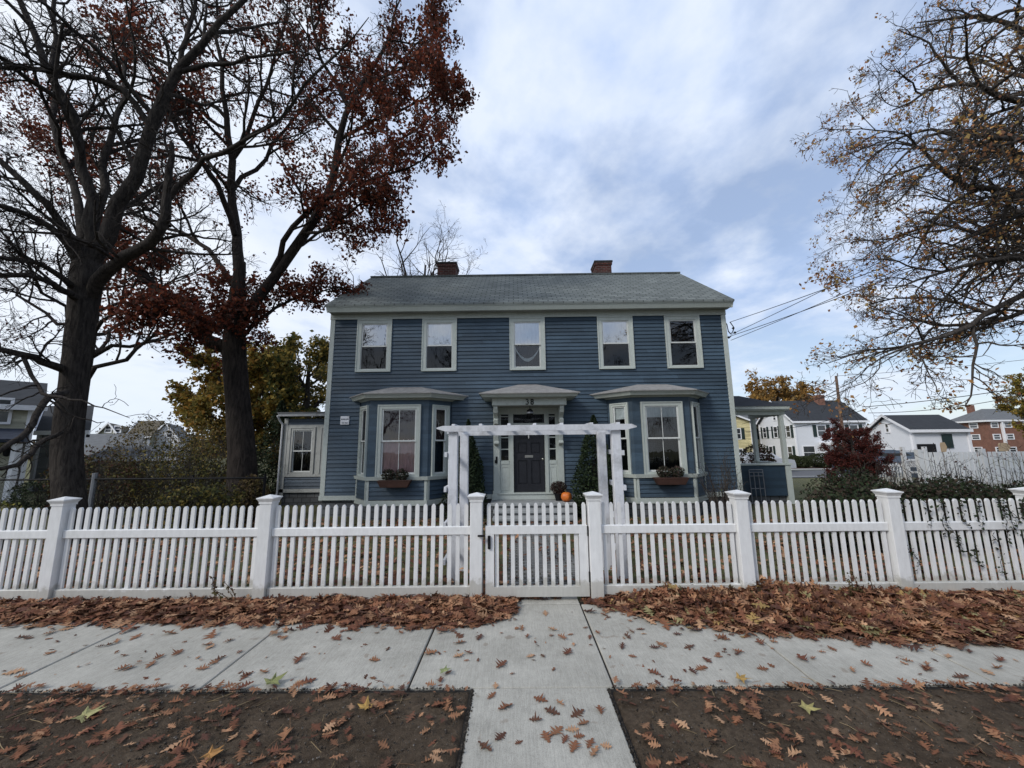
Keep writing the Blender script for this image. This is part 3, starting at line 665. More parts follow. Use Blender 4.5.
mb = MB(); mb.lathe((.43, 10.95, 2.42), [(.0, .0), (.103, .055), (.106, .075), (.103, .095), (.0, .10)], 8); mb.build('lantern_band', 'grey_metal', ln)
mbx = thing('door_bell', 'small black door bell plate on the left door pilaster', 'door bell', (-.55, D-.06, 1.16))
mb = MB(); mb.box(-.575, -.525, D-.085, D-.062, 1.07, 1.27); mb.build('plate', 'black', mbx, bevel=.006)
mb = MB(); mb.box(-.60, -.575, D-.10, D-.062, 1.08, 1.17); mb.build('button', 'black', mbx)
# ---- arbor
arb = thing('garden_arbor', 'weathered white wooden arbor spanning the path behind the gate', 'arbor', (.25, 5.1, 0))
for x0, y0 in ((-.835, 4.86), (-.775, 5.46), (1.205, 4.86), (1.155, 5.46)):
    box_obj('post', 'worn_white', arb, x0, x0+.115, y0, y0+.09, -.08, 1.77, bevel=.006)
for y0, zb in ((4.815, 1.772), (5.56, 1.738)):
    mb = MB(); pr_ = [(-.98, zb+.035), (-.86, zb), (1.38, zb), (1.51, zb+.03), (1.51, zb+.045), (1.45, zb+.072), (-.90, zb+.072), (-.98, zb+.05)]
    i = [mb.pt((x, y0, z)) for x, z in pr_]; j = [mb.pt((x, y0+.04, z)) for x, z in pr_]; n = len(pr_)
    mb.f += [i, j[::-1]]+[[i[k], j[k], j[(k+1) % n], i[(k+1) % n]] for k in range(n)]; mb.m += [0]*(n+2); mb.build('beam', 'worn_white', arb)
for k in range(7):
    x = -.80+k*.345+random.uniform(-.02, .02)
    box_obj('rafter', 'worn_white', arb, x, x+.04, 4.826, 5.59, 1.828+random.uniform(0, .006), 1.866, bevel=.004)
for x0 in (-.88, 1.318):
    for z in (.20, .62, 1.04, 1.46): box_obj('rung', 'worn_white', arb, x0, x0+.03, 4.84, 5.58, z, z+.06)
# ---- fence
def picket(x, y, z0, z1, w, parent, t=.022):
    mb = MB(); h = z1-z0
    pr_ = [(x-w/2, z0), (x+w/2, z0), (x+w/2, z1-.022), (x+w*.22, z1-.002), (x, z1), (x-w*.22, z1-.002), (x-w/2, z1-.022)]
    i = [mb.pt((a, y, b)) for a, b in pr_]; j = [mb.pt((a, y+t, b)) for a, b in pr_]; n = len(pr_)
    mb.f += [i, j[::-1]]+[[i[k], j[k], j[(k+1) % n], i[(k+1) % n]][::-1] for k in range(n)]; mb.m += [0]*(n+2)
    return mb.build('picket', 'vinyl', parent)
FY = 4.27
def fence_post(x, parent, h=1.055):
    mb = MB(); r = .064; mb.box(x-r, x+r, FY-r, FY+r, -.05, h, 0); o = mb.build('post', 'vinyl', parent, bevel=.004)
    mb = MB(); mb.box(x-r-.006, x+r+.006, FY-r-.006, FY+r+.006, h-.045, h-.025)
    mb.hexa([(x-r-.006, FY-r-.006, h-.0245), (x+r+.006, FY-r-.006, h-.0245), (x+r+.006, FY+r+.006, h-.0245), (x-r-.006, FY+r+.006, h-.0245)], [(x-.086, FY-.086, h+.006), (x+.086, FY-.086, h+.006), (x+.086, FY+.086, h+.006), (x-.086, FY+.086, h+.006)])
    mb.box(x-.090, x+.090, FY-.090, FY+.090, h+.0065, h+.018)
    mb.hexa([(x-.085, FY-.085, h+.0182), (x+.085, FY-.085, h+.0182), (x+.085, FY+.085, h+.0182), (x-.085, FY+.085, h+.0182)], [(x-.004, FY-.004, h+.045), (x+.004, FY-.004, h+.045), (x+.004, FY+.004, h+.045), (x-.004, FY+.004, h+.045)])
    mb.build('post_cap', 'vinyl', o)
def fence_bay(xa, xb, parent, pitch=.0885, dz=0.):
    a, b = xa+.065, xb-.065
    box_obj('rail', 'vinyl', parent, a, b, FY-.028, FY+.022, .67+dz, .755+dz, bevel=.006)
    box_obj('rail', 'vinyl', parent, a, b, FY-.030, FY+.024, .03+dz, .165+dz, bevel=.006)
    n = max(1, round((b-a)/pitch)); p = (b-a)/n; proto = None
    for i in range(n):
        x = a+p*(i+.5)
        if proto is None: proto = picket(0, FY-.011, .155+dz, .985+dz, .041 if pitch > .086 else .037, parent); proto.location.x = x
        else:
            c = proto.copy(); COL.objects.link(c); c.parent = parent; c.matrix_parent_inverse = proto.matrix_parent_inverse.copy(); c.location.x = x+random.uniform(-.0015, .0015)
fl_ = thing('picket_fence', 'long white picket fence left of the gate', 'fence', (-2.6, FY, 0))
fr_ = thing('picket_fence', 'long white picket fence right of the gate with ivy at its far end', 'fence', (2.9, FY, 0))
for x in (-4.88, -2.653, -.421): fence_post(x, fl_)
for x in (.824, 2.372, 3.96, 5.44): fence_post(x, fr_)
for a, b in ((-7.1, -4.88), (-4.88, -2.653), (-2.653, -.421)): fence_bay(a, b, fl_)
for a, b, dz in ((.824, 2.372, 0.), (2.372, 3.96, .0), (3.96, 5.44, -.0), (5.44, 6.9, 0)): fence_bay(a, b, fr_, .0845, dz)
gt = thing('garden_gate', 'closed white picket gate with black latch between two fence posts', 'gate', (.2, FY, 0))
mb = MB(); mb.box(-.325, .745, FY-.032, FY+.026, .675, .755); mb.box(-.325, .745, FY-.032, FY+.026, .06, .155); mb.box(-.325, -.235, FY-.031, FY+.025, .1552, .6748); mb.box(.655, .745, FY-.031, FY+.025, .1552, .6748)
mb.build('frame', 'vinyl', gt)
for i in range(13):
    x = -.29+i*.0835
    if i in (0, 12): picket(x if i == 0 else .72, FY-.010, .70, .985, .040, gt)
    else: picket(x, FY-.010, .15, .985, .040, gt)
mb = MB(); mb.box(-.30, -.27, FY-.055, FY-.033, .53, .665); mb.build('latch', 'black', gt, bevel=.006)
mb = MB(); mb.box(-.40, -.325, FY-.10, FY-.075, .665, .680); mb.build('latch_bolt', 'black', gt)
mb = MB()
for z in (.25, .70): mb.box(.742, .752, FY-.02, FY-.004, z-.05, z+.05); mb.tube((.748, FY-.04, z-.05), (.748, FY-.04, z+.05), .007)
mb.build('hinge', 'black', gt)
# ------------------------------------------------------------------ branching trees (numpy)
def unit(v): return v/np.maximum(np.linalg.norm(v, axis=-1, keepdims=True), 1e-9)
def resample(pts, rad, K):
    pts = np.array(pts, float); rad = np.array(rad, float); n = len(pts)
    d = np.r_[0, np.cumsum(np.linalg.norm(np.diff(pts, axis=0), axis=1))]; d /= d[-1]
    t = np.linspace(0, 1, K); out = np.zeros((K, 3))
    P = np.vstack([2*pts[0]-pts[1], pts, 2*pts[-1]-pts[-2]])
    for i, tt in enumerate(t):
        k = min(np.searchsorted(d, tt, 'right')-1, n-2); u = (tt-d[k])/(d[k+1]-d[k])
        a, b, c, e = P[k], P[k+1], P[k+2], P[k+3]
        out[i] = .5*((2*b)+(-a+c)*u+(2*a-5*b+4*c-e)*u*u+(-a+3*b-3*c+e)*u**3)
    return out, np.interp(t, d, rad)
def tubes(P, R, n):
    """P (N,K,3) R (N,K) -> verts, quads"""
    N, K, _ = P.shape
    T = unit(np.gradient(P, axis=1)); ref = np.where(np.abs(T[:, :1, 2:3]) > .8, np.array([1., 0, 0]), np.array([0, 0, 1.]))
    ref = np.broadcast_to(ref, T.shape); A = unit(np.cross(T, ref)); B = np.cross(T, A)
    ang = np.arange(n)*2*PI/n
    V = P[:, :, None]+R[:, :, None, None]*(A[:, :, None]*np.cos(ang)[None, None, :, None]+B[:, :, None]*np.sin(ang)[None, None, :, None])
    idx = np.arange(N*K*n).reshape(N, K, n); a = idx[:, :-1]; b = idx[:, 1:]
    F = np.stack([a, np.roll(a, -1, 2), np.roll(b, -1, 2), b], -1).reshape(-1, 4)
    return V.reshape(-1, 3), F
def sprout(P, R, per, lf, ang, K, wig, trop=(0, 0, 0), rmax=.72, taper=.35, tmin=.2, lrange=None, rmin=0.):
    N, Kp, _ = P.shape; M_ = N*per
    pi = np.repeat(np.arange(N), per); t = tmin+(1-tmin)*((np.tile(np.arange(per), N)+rng.random(M_))/per)
    f = t*(Kp-1); k = np.minimum(f.astype(int), Kp-2); u = (f-k)[:, None]
    S0 = P[pi, k]*(1-u)+P[pi, k+1]*u; Rp = R[pi, k]*(1-u[:, 0])+R[pi, k+1]*u[:, 0]
    T = unit(P[pi, k+1]-P[pi, k]); L = np.linalg.norm(np.diff(P, axis=1), axis=2).sum(1)[pi]*lf*(1-.55*t)*rng.uniform(.6, 1.25, M_)
    if lrange is not None: L = np.clip(L, *lrange)
    q = unit(rng.normal(size=(M_, 3))); q = unit(q-(q*T).sum(1, keepdims=True)*T)
    a = np.radians(rng.uniform(ang[0], ang[1], M_))[:, None]; dirn = unit(np.cos(a)*T+np.sin(a)*q)
    pts = [S0]; step = (L/(K-1))[:, None]
    for i in range(K-1):
        dirn = unit(dirn+rng.normal(size=(M_, 3))*wig+np.array(trop)); pts.append(pts[-1]+dirn*step)
    Pn = np.stack(pts, 1); r0 = np.minimum(Rp*rmax, L*.021+.003); Rn = r0[:, None]*np.linspace(1, taper, K)[None]
    return Pn, np.maximum(Rn, rmin)
def bark_mat(name, c1, c2, ridge=1.):
    m, nt, p = new_mat(name)
    v = mapping(nt, (9, 9, 1.6)); a = noise(nt, 2.2, 7, .65, v, .6); g = noise(nt, 1.2, 4, .6)
    c = ramp(nt, a, [(.35, c1), (.65, c2)]); nt.links.new(mixrgb(nt, 1., c, ramp(nt, g, [(.3, .7), (.7, 1.2)]), 'MULTIPLY'), p.inputs['Base Color'])
    p.inputs['Roughness'].default_value = .95; p.inputs['Specular IOR Level'].default_value = .15; bump(nt, p, a, ridge, .05); return m
BARK_A = bark_mat('furrowed_bark', (.017, .014, .013), (.062, .053, .046)); BARK_B = bark_mat('dark_oak_bark', (.015, .012, .011), (.050, .040, .034)); BARK_C = bark_mat('locust_bark', (.040, .034, .030), (.105, .090, .078))
BARK_F = bark_mat('far_bark', (.045, .038, .034), (.09, .08, .07), .3)
LEAFM = mat_attr('tree_leaf', .8, .35); LITTER = mat_attr('dead_leaf', .85, .0); EVER = mat_attr('evergreen_leaf', .8, .12)
def pick(cols, n, jit=.25):
    c = np.array(cols)[rng.integers(0, len(cols), n)]; return np.clip(c*rng.uniform(1-jit, 1+jit, (n, 1)), 0, 1)
def leaf_cloud(name, C, size, cols, parent, m=None, flat=0., jit=.3):
    """irregular little leaf faces at the centres C"""
    n = len(C); a = unit(rng.normal(size=(n, 3))*np.array([1, 1, 1-flat])); b = unit(rng.normal(size=(n, 3))); b = unit(b-(b*a).sum(1, keepdims=True)*a); c = np.cross(a, b)
    s = (size*rng.uniform(.55, 1.25, n))[:, None]
    V = np.stack([C-a*s*.5, C-a*s*.05+b*s*.34+c*s*.08, C+a*s*.5, C+a*s*.06-b*s*.34+c*s*.08], 1)
    V += rng.normal(size=V.shape)*s[:, :, None]*.07
    F = np.arange(4*n).reshape(n, 4); col = np.repeat(pick(cols, n, jit), 4, 0)
    return np_mesh(name, V.reshape(-1, 3), F, m or LEAFM, col, parent)
def join_tubes(name, sets, m, parent, sides):
    Vs, Fs, o = [], [], 0
    for (P, R), n in zip(sets, sides):
        V, F = tubes(P, R, n); Vs.append(V); Fs.append(F+o); o += len(V)
    return np_mesh(name, np.vstack(Vs), np.vstack(Fs), m, parent=parent, smooth=True)
def limbs_from(spec, K=14, jitter=.005, rs=1.):
    Ps, Rs = [], []
    for pts, rad in spec:
        P, R = resample(pts, rad if len(rad) == len(pts) else np.linspace(rad[0], rad[-1], len(pts)), K)
        L = np.linalg.norm(np.diff(P, axis=0), axis=1).sum(); j = rng.normal(size=P.shape)*L*jitter; j[0] = 0; Ps.append(P+j); Rs.append(R*rs)
    return np.array(Ps), np.array(Rs)
def trunk_mesh(name, spec, m, parent, n=26, K=22, flare=.35, rough=.05):
    P, R = resample(spec[0], spec[1], K)
    V, F = tubes(P[None], R[None], n)
    V = V.reshape(K, n, 3); an = np.arange(n)*2*PI/n
    for k in range(K):
        t = k/(K-1); g = 1+flare*math.exp(-t*9)*(.7+.3*np.cos(an*5+1))+rough*np.sin(an*9+t*5)*.6+rng.normal(0, rough*.35, n)
        V[k] = P[k]+(V[k]-P[k])*g[:, None]
    return np_mesh(name, V.reshape(-1, 3), F, m, parent=parent, smooth=True)
def noise3(P, s, seed=0):
    q = P*s+seed
    return (np.sin(q[:, 0]*1.7+1.3*np.sin(q[:, 1]*1.1+seed))+np.sin(q[:, 1]*1.9+1.2*np.sin(q[:, 2]*1.3))+np.sin(q[:, 2]*1.6+1.4*np.sin(q[:, 0]*1.2+2)))/3

# ---- tree A: big bare tree on the left
tA = thing('bare_tree', 'massive dark bare tree with a thick furrowed trunk near the left edge', 'tree', (-8.8, 7.6, gz(0, 7.6)))
trunk_mesh('trunk', ([(-8.45, 7.6, -.5), (-8.50, 7.6, .2), (-8.81, 7.6, 1.60), (-8.90, 7.6, 2.99), (-8.95, 7.6, 4.25), (-9.03, 7.6, 5.24), (-9.05, 7.6, 5.92)], [.27, .235, .22, .21, .22, .25, .17]), BARK_A, tA, flare=.15)
specA = [
 ([(-9.03, 7.6, 5.24), (-8.99, 7.5, 6.63), (-9.34, 7.3, 8.15), (-9.66, 7, 9.28), (-10.30, 6.8, 10.80), (-10.96, 6.6, 12.45)], [.28, .20, .16, .13, .10, .04]),
 ([(-9.12, 7.6, 5.54), (-9.59, 7.9, 6.65), (-10.80, 8.1, 8.60), (-11.44, 8.2, 10.71), (-12.10, 8.4, 13.40), (-12.61, 8.5, 16.58)], [.20, .15, .12, .10, .08, .03]),
 ([(-8.99, 7.6, 5.54), (-8.33, 7.5, 6.95), (-7.83, 7.4, 8.45), (-7.47, 7.3, 9.60), (-6.68, 7.1, 10.51), (-5.82, 7, 11.44), (-4.62, 6.8, 12.89)], [.30, .24, .21, .17, .12, .09, .03]),
 ([(-7.81, 7.4, 8.48), (-8.35, 7, 9.20), (-9.19, 6.7, 9.20), (-10.02, 6.4, 9.05), (-10.94, 6.2, 9.20)], [.12, .11, .09, .07, .03]),
 ([(-7.48, 7.3, 9.50), (-7.51, 7.5, 10.94), (-7.56, 7.7, 12.33), (-7.70, 7.8, 14.30)], [.11, .09, .07, .03]),
 ([(-8.83, 7.6, 4.80), (-8.36, 7.4, 5.29), (-7.61, 7.2, 5.53), (-6.94, 7, 5.97), (-6.87, 6.9, 6.90), (-6.92, 6.9, 7.75)], [.24, .22, .19, .17, .13, .07]),
 ([(-6.96, 7, 6.42), (-6.19, 6.8, 7.25), (-5.37, 6.6, 7.33), (-4.36, 6.4, 7.83), (-3.45, 6.2, 8.78), (-2.61, 6, 9.44)], [.10, .085, .07, .055, .04, .012]),
 ([(-9.12, 7.6, 5.54), (-9.10, 7.3, 5.91), (-9.21, 6.9, 6.37), (-9.75, 6.5, 7.05), (-10.41, 6.2, 7.66)], [.20, .15, .12, .09, .05]),
 ([(-9.14, 7.6, 5.40), (-9.08, 7.2, 5.77), (-9.22, 6.8, 6.01), (-9.42, 6.4, 6.06), (-9.95, 6, 6.08)], [.17, .12, .10, .08, .04]),
 ([(-9.09, 7.6, 4.87), (-8.98, 7.2, 4.95), (-9.00, 6.8, 5.09), (-9.22, 6.4, 5.02), (-9.63, 6.1, 4.79)], [.15, .10, .08, .07, .03]),
 ([(-9.06, 7.6, 4.69), (-8.77, 7.1, 4.65), (-8.77, 6.7, 4.74), (-9.01, 6.3, 4.64), (-9.58, 6, 4.42)], [.15, .11, .09, .08, .04]),
 ([(-8.97, 7.6, 3.16), (-8.91, 7.2, 3.20), (-8.85, 6.8, 3.30), (-9.02, 6.5, 3.34), (-9.69, 6.2, 3.62)], [.17, .13, .11, .09, .05]),
 ([(-8.83, 6.7, 3.24), (-8.14, 6.4, 2.71), (-7.65, 6.2, 2.47), (-7.04, 6, 2.41), (-6.56, 5.9, 2.27), (-5.77, 5.7, 2.06)], [.06, .05, .045, .03, .02, .008]),
 ([(-8.67, 7.3, 2.70), (-8.17, 6.6, 2.46), (-7.75, 6.1, 1.92), (-7.60, 5.8, 1.67), (-7.73, 5.6, 1.44)], [.10, .09, .08, .07, .04]),
 ([(-8.61, 7.3, 1.93), (-7.86, 6.4, 1.73), (-7.57, 6, 1.48), (-7.51, 5.8, 1.35), (-7.70, 5.6, 1.33)], [.06, .07, .065, .06, .04]),
 ([(-9.08, 7.6, 5.81), (-9.44, 7.9, 7.69), (-9.89, 8.4, 10.02), (-10.64, 9, 12.85), (-11.17, 9.4, 16.20)], [.18, .14, .10, .07, .03]),
 ([(-9.15, 7.7, 6.10), (-9.63, 8.6, 7.27), (-10.02, 9.6, 8.67), (-9.73, 10.4, 9.91)], [.14, .10, .07, .03]),
]
P0, R0 = limbs_from(specA, rs=.54)
NW = [i for i in range(len(P0)) if i not in (12, 13, 14)]
P1, R1 = sprout(P0[NW], R0[NW], 11, .42, (28, 62), 9, .16, (0, 0, .03), lrange=(.6, 2.6))
P2, R2 = sprout(P1, R1, 7, .62, (28, 60), 7, .20, (0, 0, .02), lrange=(.35, 1.5))
P3, R3 = sprout(P2, R2, 5, .62, (25, 60), 5, .20, (0, 0, 0), lrange=(.18, .8), rmin=.003)
P4, R4 = sprout(P3, R3, 2, .6, (25, 55), 4, .20, (0, 0, 0), lrange=(.12, .4), rmin=.0028)
# weeping epicormic twigs low on the left
Pw, Rw = sprout(P0[11:15], R0[11:15], 7, .30, (40, 90), 9, .22, (0, 0, -.08), lrange=(.4, 1.4), rmin=.004)
Pw2, Rw2 = sprout(Pw, Rw, 3, .5, (30, 70), 6, .25, (0, 0, -.03), lrange=(.2, .6), rmin=.0035)
join_tubes('limbs', [(P0, R0)], BARK_A, tA, [12])
join_tubes('branches', [(P1, R1), (P2, R2), (P3, R3), (P4, R4), (Pw, Rw), (Pw2, Rw2)], BARK_A, tA, [6, 4, 3, 3, 4, 3])

# ---- tree B: oak with russet leaves
tB = thing('oak_tree', 'tall oak still holding russet red leaves, standing left of the blue house', 'tree', (-7.6, 11, gz(0, 11)))
trunk_mesh('trunk', ([(-7.46, 11, -0.23), (-7.61, 11, 0.44), (-7.74, 11, 1.54), (-8.00, 11, 2.97), (-8.27, 11, 4.46), (-8.34, 11, 6.00), (-8.34, 11, 7.23)], [.42, .36, .325, .30, .30, .22, .13]), BARK_B, tB, flare=.2)
specB = [
 ([(-8.33, 11, 6.80), (-8.76, 11.2, 8.41), (-9.12, 11.3, 9.99), (-9.29, 11.3, 11.34), (-9.64, 11.2, 13.14), (-9.89, 11, 15.28), (-10.16, 10.8, 17.89)], [.24, .20, .17, .15, .11, .08, .03]),
 ([(-8.26, 11, 5.22), (-7.54, 10.9, 6.27), (-6.95, 10.8, 7.10), (-5.89, 10.7, 8.69), (-5.45, 10.7, 10.59), (-5.15, 10.6, 12.16), (-4.50, 10.5, 13.25), (-3.77, 10.3, 14.86), (-3.47, 10.2, 16.25)], [.26, .22, .21, .19, .16, .12, .09, .06, .02]),
 ([(-7.25, 10.85, 6.81), (-6.76, 10.6, 7.70), (-6.05, 10.3, 8.43), (-4.79, 10, 8.81), (-3.79, 9.8, 9.09), (-2.78, 9.6, 9.29), (-2.10, 9.5, 9.69)], [.13, .11, .10, .08, .06, .04, .015]),
 ([(-8.33, 11, 4.46), (-8.97, 10.8, 4.71), (-9.34, 10.6, 5.32), (-9.76, 10.4, 5.85), (-10.75, 10.1, 6.63), (-11.42, 9.8, 7.32)], [.30, .28, .25, .22, .18, .06]),
 ([(-8.37, 11, 6.32), (-9.01, 11.3, 7.05), (-10.22, 11.7, 8.24), (-11.79, 12.1, 9.18), (-13.78, 12.5, 10.82), (-15.75, 12.8, 13.15)], [.15, .12, .10, .08, .05, .02]),
 ([(-8.69, 11.1, 8.18), (-8.82, 10.6, 9.04), (-8.98, 10.1, 9.66), (-9.49, 9.6, 10.64), (-10.11, 9.2, 12.09), (-10.69, 9, 13.51)], [.14, .12, .10, .08, .05, .02]),
 ([(-5.16, 10.6, 12.23), (-5.49, 10.4, 12.90), (-6.00, 10.3, 13.75), (-6.25, 10.1, 15.22), (-6.55, 10, 17.01)], [.10, .085, .07, .05, .02]),
 ([(-5.39, 10.7, 11.12), (-4.47, 10.4, 11.39), (-3.34, 10.1, 11.56), (-2.40, 9.9, 11.86), (-1.86, 9.8, 12.25)], [.09, .075, .055, .035, .012]),
 ([(-5.81, 10.7, 8.89), (-5.44, 11.3, 10.18), (-4.58, 11.9, 11.77), (-3.49, 12.3, 12.90), (-2.64, 12.5, 13.90)], [.11, .09, .07, .05, .02]),
 ([(-9.22, 11.3, 10.97), (-8.47, 11, 12.17), (-7.88, 10.8, 13.64), (-7.41, 10.6, 15.32), (-7.28, 10.5, 17.38)], [.11, .09, .07, .05, .02]),
 ([(-9.08, 11.3, 9.88), (-8.66, 11.9, 11.45), (-8.07, 12.4, 13.49), (-6.98, 12.8, 15.38), (-6.41, 13, 17.66)], [.11, .09, .07, .05, .02]),
 ([(-8.12, 11, 4.76), (-7.73, 11.3, 5.53), (-7.10, 11.6, 6.22), (-6.32, 11.9, 6.60), (-5.56, 12, 6.87)], [.10, .08, .06, .04, .015]),
 ([(-8.33, 11, 5.07), (-8.35, 10.3, 5.00), (-8.49, 9.8, 4.92), (-8.76, 9.5, 4.88), (-9.19, 9.3, 4.69)], [.09, .07, .05, .04, .015]),
 ([(-9.43, 11.2, 12.38), (-11.05, 11.6, 13.98), (-12.88, 12, 15.70), (-14.98, 12.4, 17.10), (-17.08, 12.7, 18.45)], [.10, .08, .06, .04, .02]),
 ([(-4.76, 10.5, 12.70), (-4.14, 10.9, 13.68), (-3.37, 11.2, 14.99), (-2.75, 11.4, 16.12), (-2.37, 11.5, 17.00)], [.08, .06, .05, .03, .012]),
 ([(-11.75, 12.1, 9.14), (-13.28, 12.5, 9.84), (-15.46, 13, 11.21), (-18.48, 13.6, 13.46), (-21.39, 14, 15.25)], [.08, .07, .06, .04, .02]),
 ([(-6.47, 10.8, 7.97), (-5.26, 10.2, 7.82), (-4.25, 9.8, 8.26), (-3.32, 9.5, 8.19)], [.08, .06, .04, .015]),
]
P0, R0 = limbs_from(specB, rs=.66)
PT, RT = resample([(-7.88, 11, 2.97), (-8.24, 11, 4.76), (-8.36, 11, 6.48)], [.07, .07, .07], 14); P0s, R0s = np.concatenate([P0, PT[None]]), np.concatenate([R0, RT[None]])
P1, R1 = sprout(P0s, R0s, 10, .42, (30, 65), 8, .14, (0, 0, .02), lrange=(.7, 2.5))
P2, R2 = sprout(P1, R1, 7, .6, (30, 62), 6, .20, (0, 0, .0), lrange=(.4, 1.3))
P3, R3 = sprout(P2, R2, 5, .6, (25, 60), 4, .20, (0, 0, 0), lrange=(.2, .7), rmin=.005)
join_tubes('limbs', [(P0, R0)], BARK_B, tB, [12])
join_tubes('branches', [(P1, R1), (P2, R2), (P3, R3)], BARK_B, tB, [6, 4, 3])
T3 = P3[:, 2:].reshape(-1, 3); T3 = np.repeat(T3, 8, 0)+rng.normal(size=(len(T3)*8, 3))*.10
nz = noise3(T3, 1.5, 3.)+.5*noise3(T3, 4., 1.)
# denser on the right and low side of the crown
w_ = np.clip((T3[:, 0]+6.8)/3.2, 0, 1)*np.clip((T3[:, 2]-8.)/3., 0, 1)*.30+np.exp(-((T3[:, 2]-4.6)/1.3)**2)*.06+.60
keep = rng.random(len(T3)) < np.clip(w_*(.9+.45*nz), 0.08, .85)
T3 = T3[keep]; print('oak leaves', len(T3))
leaf_cloud('foliage', T3, .115, [(.18, .044, .024), (.13, .038, .024), (.23, .065, .03), (.11, .05, .034), (.075, .034, .026)], tB)

# ---- a second russet tree behind the bare one
def generic_tree(name, label, x, y, h, r, cols, dens, leaf, group=None, crown0=.3, bark=None, lv=(9, 6, 5), up=.35, seed_shape=1., per=4, tr=None, sides=(10, 5, 3, 3), lean=0., wmask=None, m=None):
    z0 = gz(x, y); t = thing(name, label, 'tree', (x, y, z0), group); bark = bark or BARK_F; tr = tr or h*.026
    top = np.array([x+lean*h, y, z0+h*.8])
    trunk = ([(x, y, z0-.2), (x+lean*h*.2, y, z0+h*.2), (x+lean*h*.5, y, z0+h*.5), tuple(top)], [tr*1.25, tr, tr*.7, tr*.2])
    trunk_mesh('trunk', trunk, bark, t, n=12, K=10, flare=.2, rough=.03)
    P, R = resample(trunk[0], trunk[1], 12); spec = []
    n = lv[0]
    for i in range(n):
        f = crown0+(.86-crown0)*(i+.5)/n; k = f*11; b = P[int(k)]
        a = i*2.4+rng.uniform(-.3, .3); hh = (f-crown0)/(1-crown0); reach = r*math.sin(PI*min(1, .30+.62*hh))**.8*rng.uniform(.85, 1.1)*.82
        e = b+np.array([math.cos(a)*reach, math.sin(a)*reach, h*(.13+up*.5*rng.uniform(.7, 1.3))*(1-.3*hh)])
        mid = (b+e)/2+np.array([0, 0, -h*.02]); spec.append(([b, mid, e], [R[int(k)]*.6, R[int(k)]*.35, .01]))
    A0, B0 = limbs_from(spec, 9, .02)
    A1, B1 = sprout(A0, B0, lv[1], .5, (28, 60), 6, .15, (0, 0, .06), lrange=(.2*r, .7*r))
    A2, B2 = sprout(A1, B1, lv[2], .6, (28, 60), 5, .2, (0, 0, .02), lrange=(.08*r, .35*r), rmin=.007)
    A3, B3 = sprout(A2, B2, 3, .6, (28, 60), 3, .2, (0, 0, .0), lrange=(.05*r, .2*r), rmin=.006)
    join_tubes('branches', [(A0, B0), (A1, B1), (A2, B2), (A3, B3)], bark, t, sides)
    if dens > 0:
        C = A3[:, 1:].reshape(-1, 3); C = np.repeat(C, per, 0)+rng.normal(size=(len(C)*per, 3))*r*.035
        nz = noise3(C, 4.5/r, x)+.5*noise3(C, 11/r, y)
        k = rng.random(len(C)) < np.clip(dens*(1+.9*nz), 0, 1)
        if wmask is not None: k &= rng.random(len(C)) < wmask(C, t.location)
        leaf_cloud('foliage', C[k], leaf, cols, t, m)
    return t
YEL = [(.44, .30, .07), (.34, .25, .06), (.46, .25, .06), (.26, .22, .06), (.18, .15, .05)]
GRN = [(.07, .085, .03), (.10, .11, .035), (.15, .14, .04), (.24, .19, .05)]
generic_tree('red_oak_tree', 'russet leaved oak behind the bare tree at the far left', -17.7, 15.5, 13.5, 6.2, [(.09, .026, .018), (.07, .024, .018), (.06, .03, .024)], .16, .14, lv=(12, 7, 5), per=5, tr=.2, crown0=.52, bark=BARK_B)
generic_tree('maple_tree', 'orange and yellow maple behind the russet oak, left of the house', -13.9, 19.5, 7.8, 3.3, YEL, .9, .20, lv=(14, 8, 5), per=9, crown0=.18)
generic_tree('maple_tree', 'olive green and yellow tree between the oak and the blue house', -11.2, 20.5, 9., 3.6, GRN+YEL[:2], .8, .19, lv=(14, 8, 5), per=7, crown0=.15)
generic_tree('bare_tree', 'leafless grey tree rising behind the house roof left of the chimney', -6.3, 25., 18.2, 4.3, [(.09, .055, .045)], .03, .1, lv=(12, 7, 5), up=.6, tr=.28, crown0=.35, bark=BARK_B, lean=.012)
generic_tree('bare_tree', 'thin leafless tree behind the left end of the house roof', -9.2, 24., 14.5, 3.4, [(.09, .055, .045)], .0, .1, lv=(8, 6, 4), up=.6, tr=.2, crown0=.35, bark=BARK_B, lean=-.01)
generic_tree('orange_tree', 'orange leaved tree with a bare greyish top behind the white colonial house', (42.08, 62, 0.35)[0], 62., 15., 5.6, [(.36, .20, .05), (.28, .15, .045), (.22, .15, .06)], .85, .5, lv=(18, 9, 6), per=7, crown0=.12, wmask=lambda C, l: np.clip(1.6-(C[:, 2]-l[2])/8.5, .05, 1))
generic_tree('yellow_tree', 'yellow green tree at the right edge behind the brick apartment block', (33.32, 24, 0.93)[0], 24., 7.6, 2.3, [(.30, .24, .04), (.24, .17, .035), (.12, .12, .03), (.33, .20, .04)], .9, .16, lv=(14, 7, 5), per=6, crown0=.15)
generic_tree('bare_tree', 'small bare tree behind the roof of the white colonial', (48.92, 60, 0.30)[0], 60., 9., 4., [(.1, .08, .06)], .0, .1, lv=(10, 6, 4))
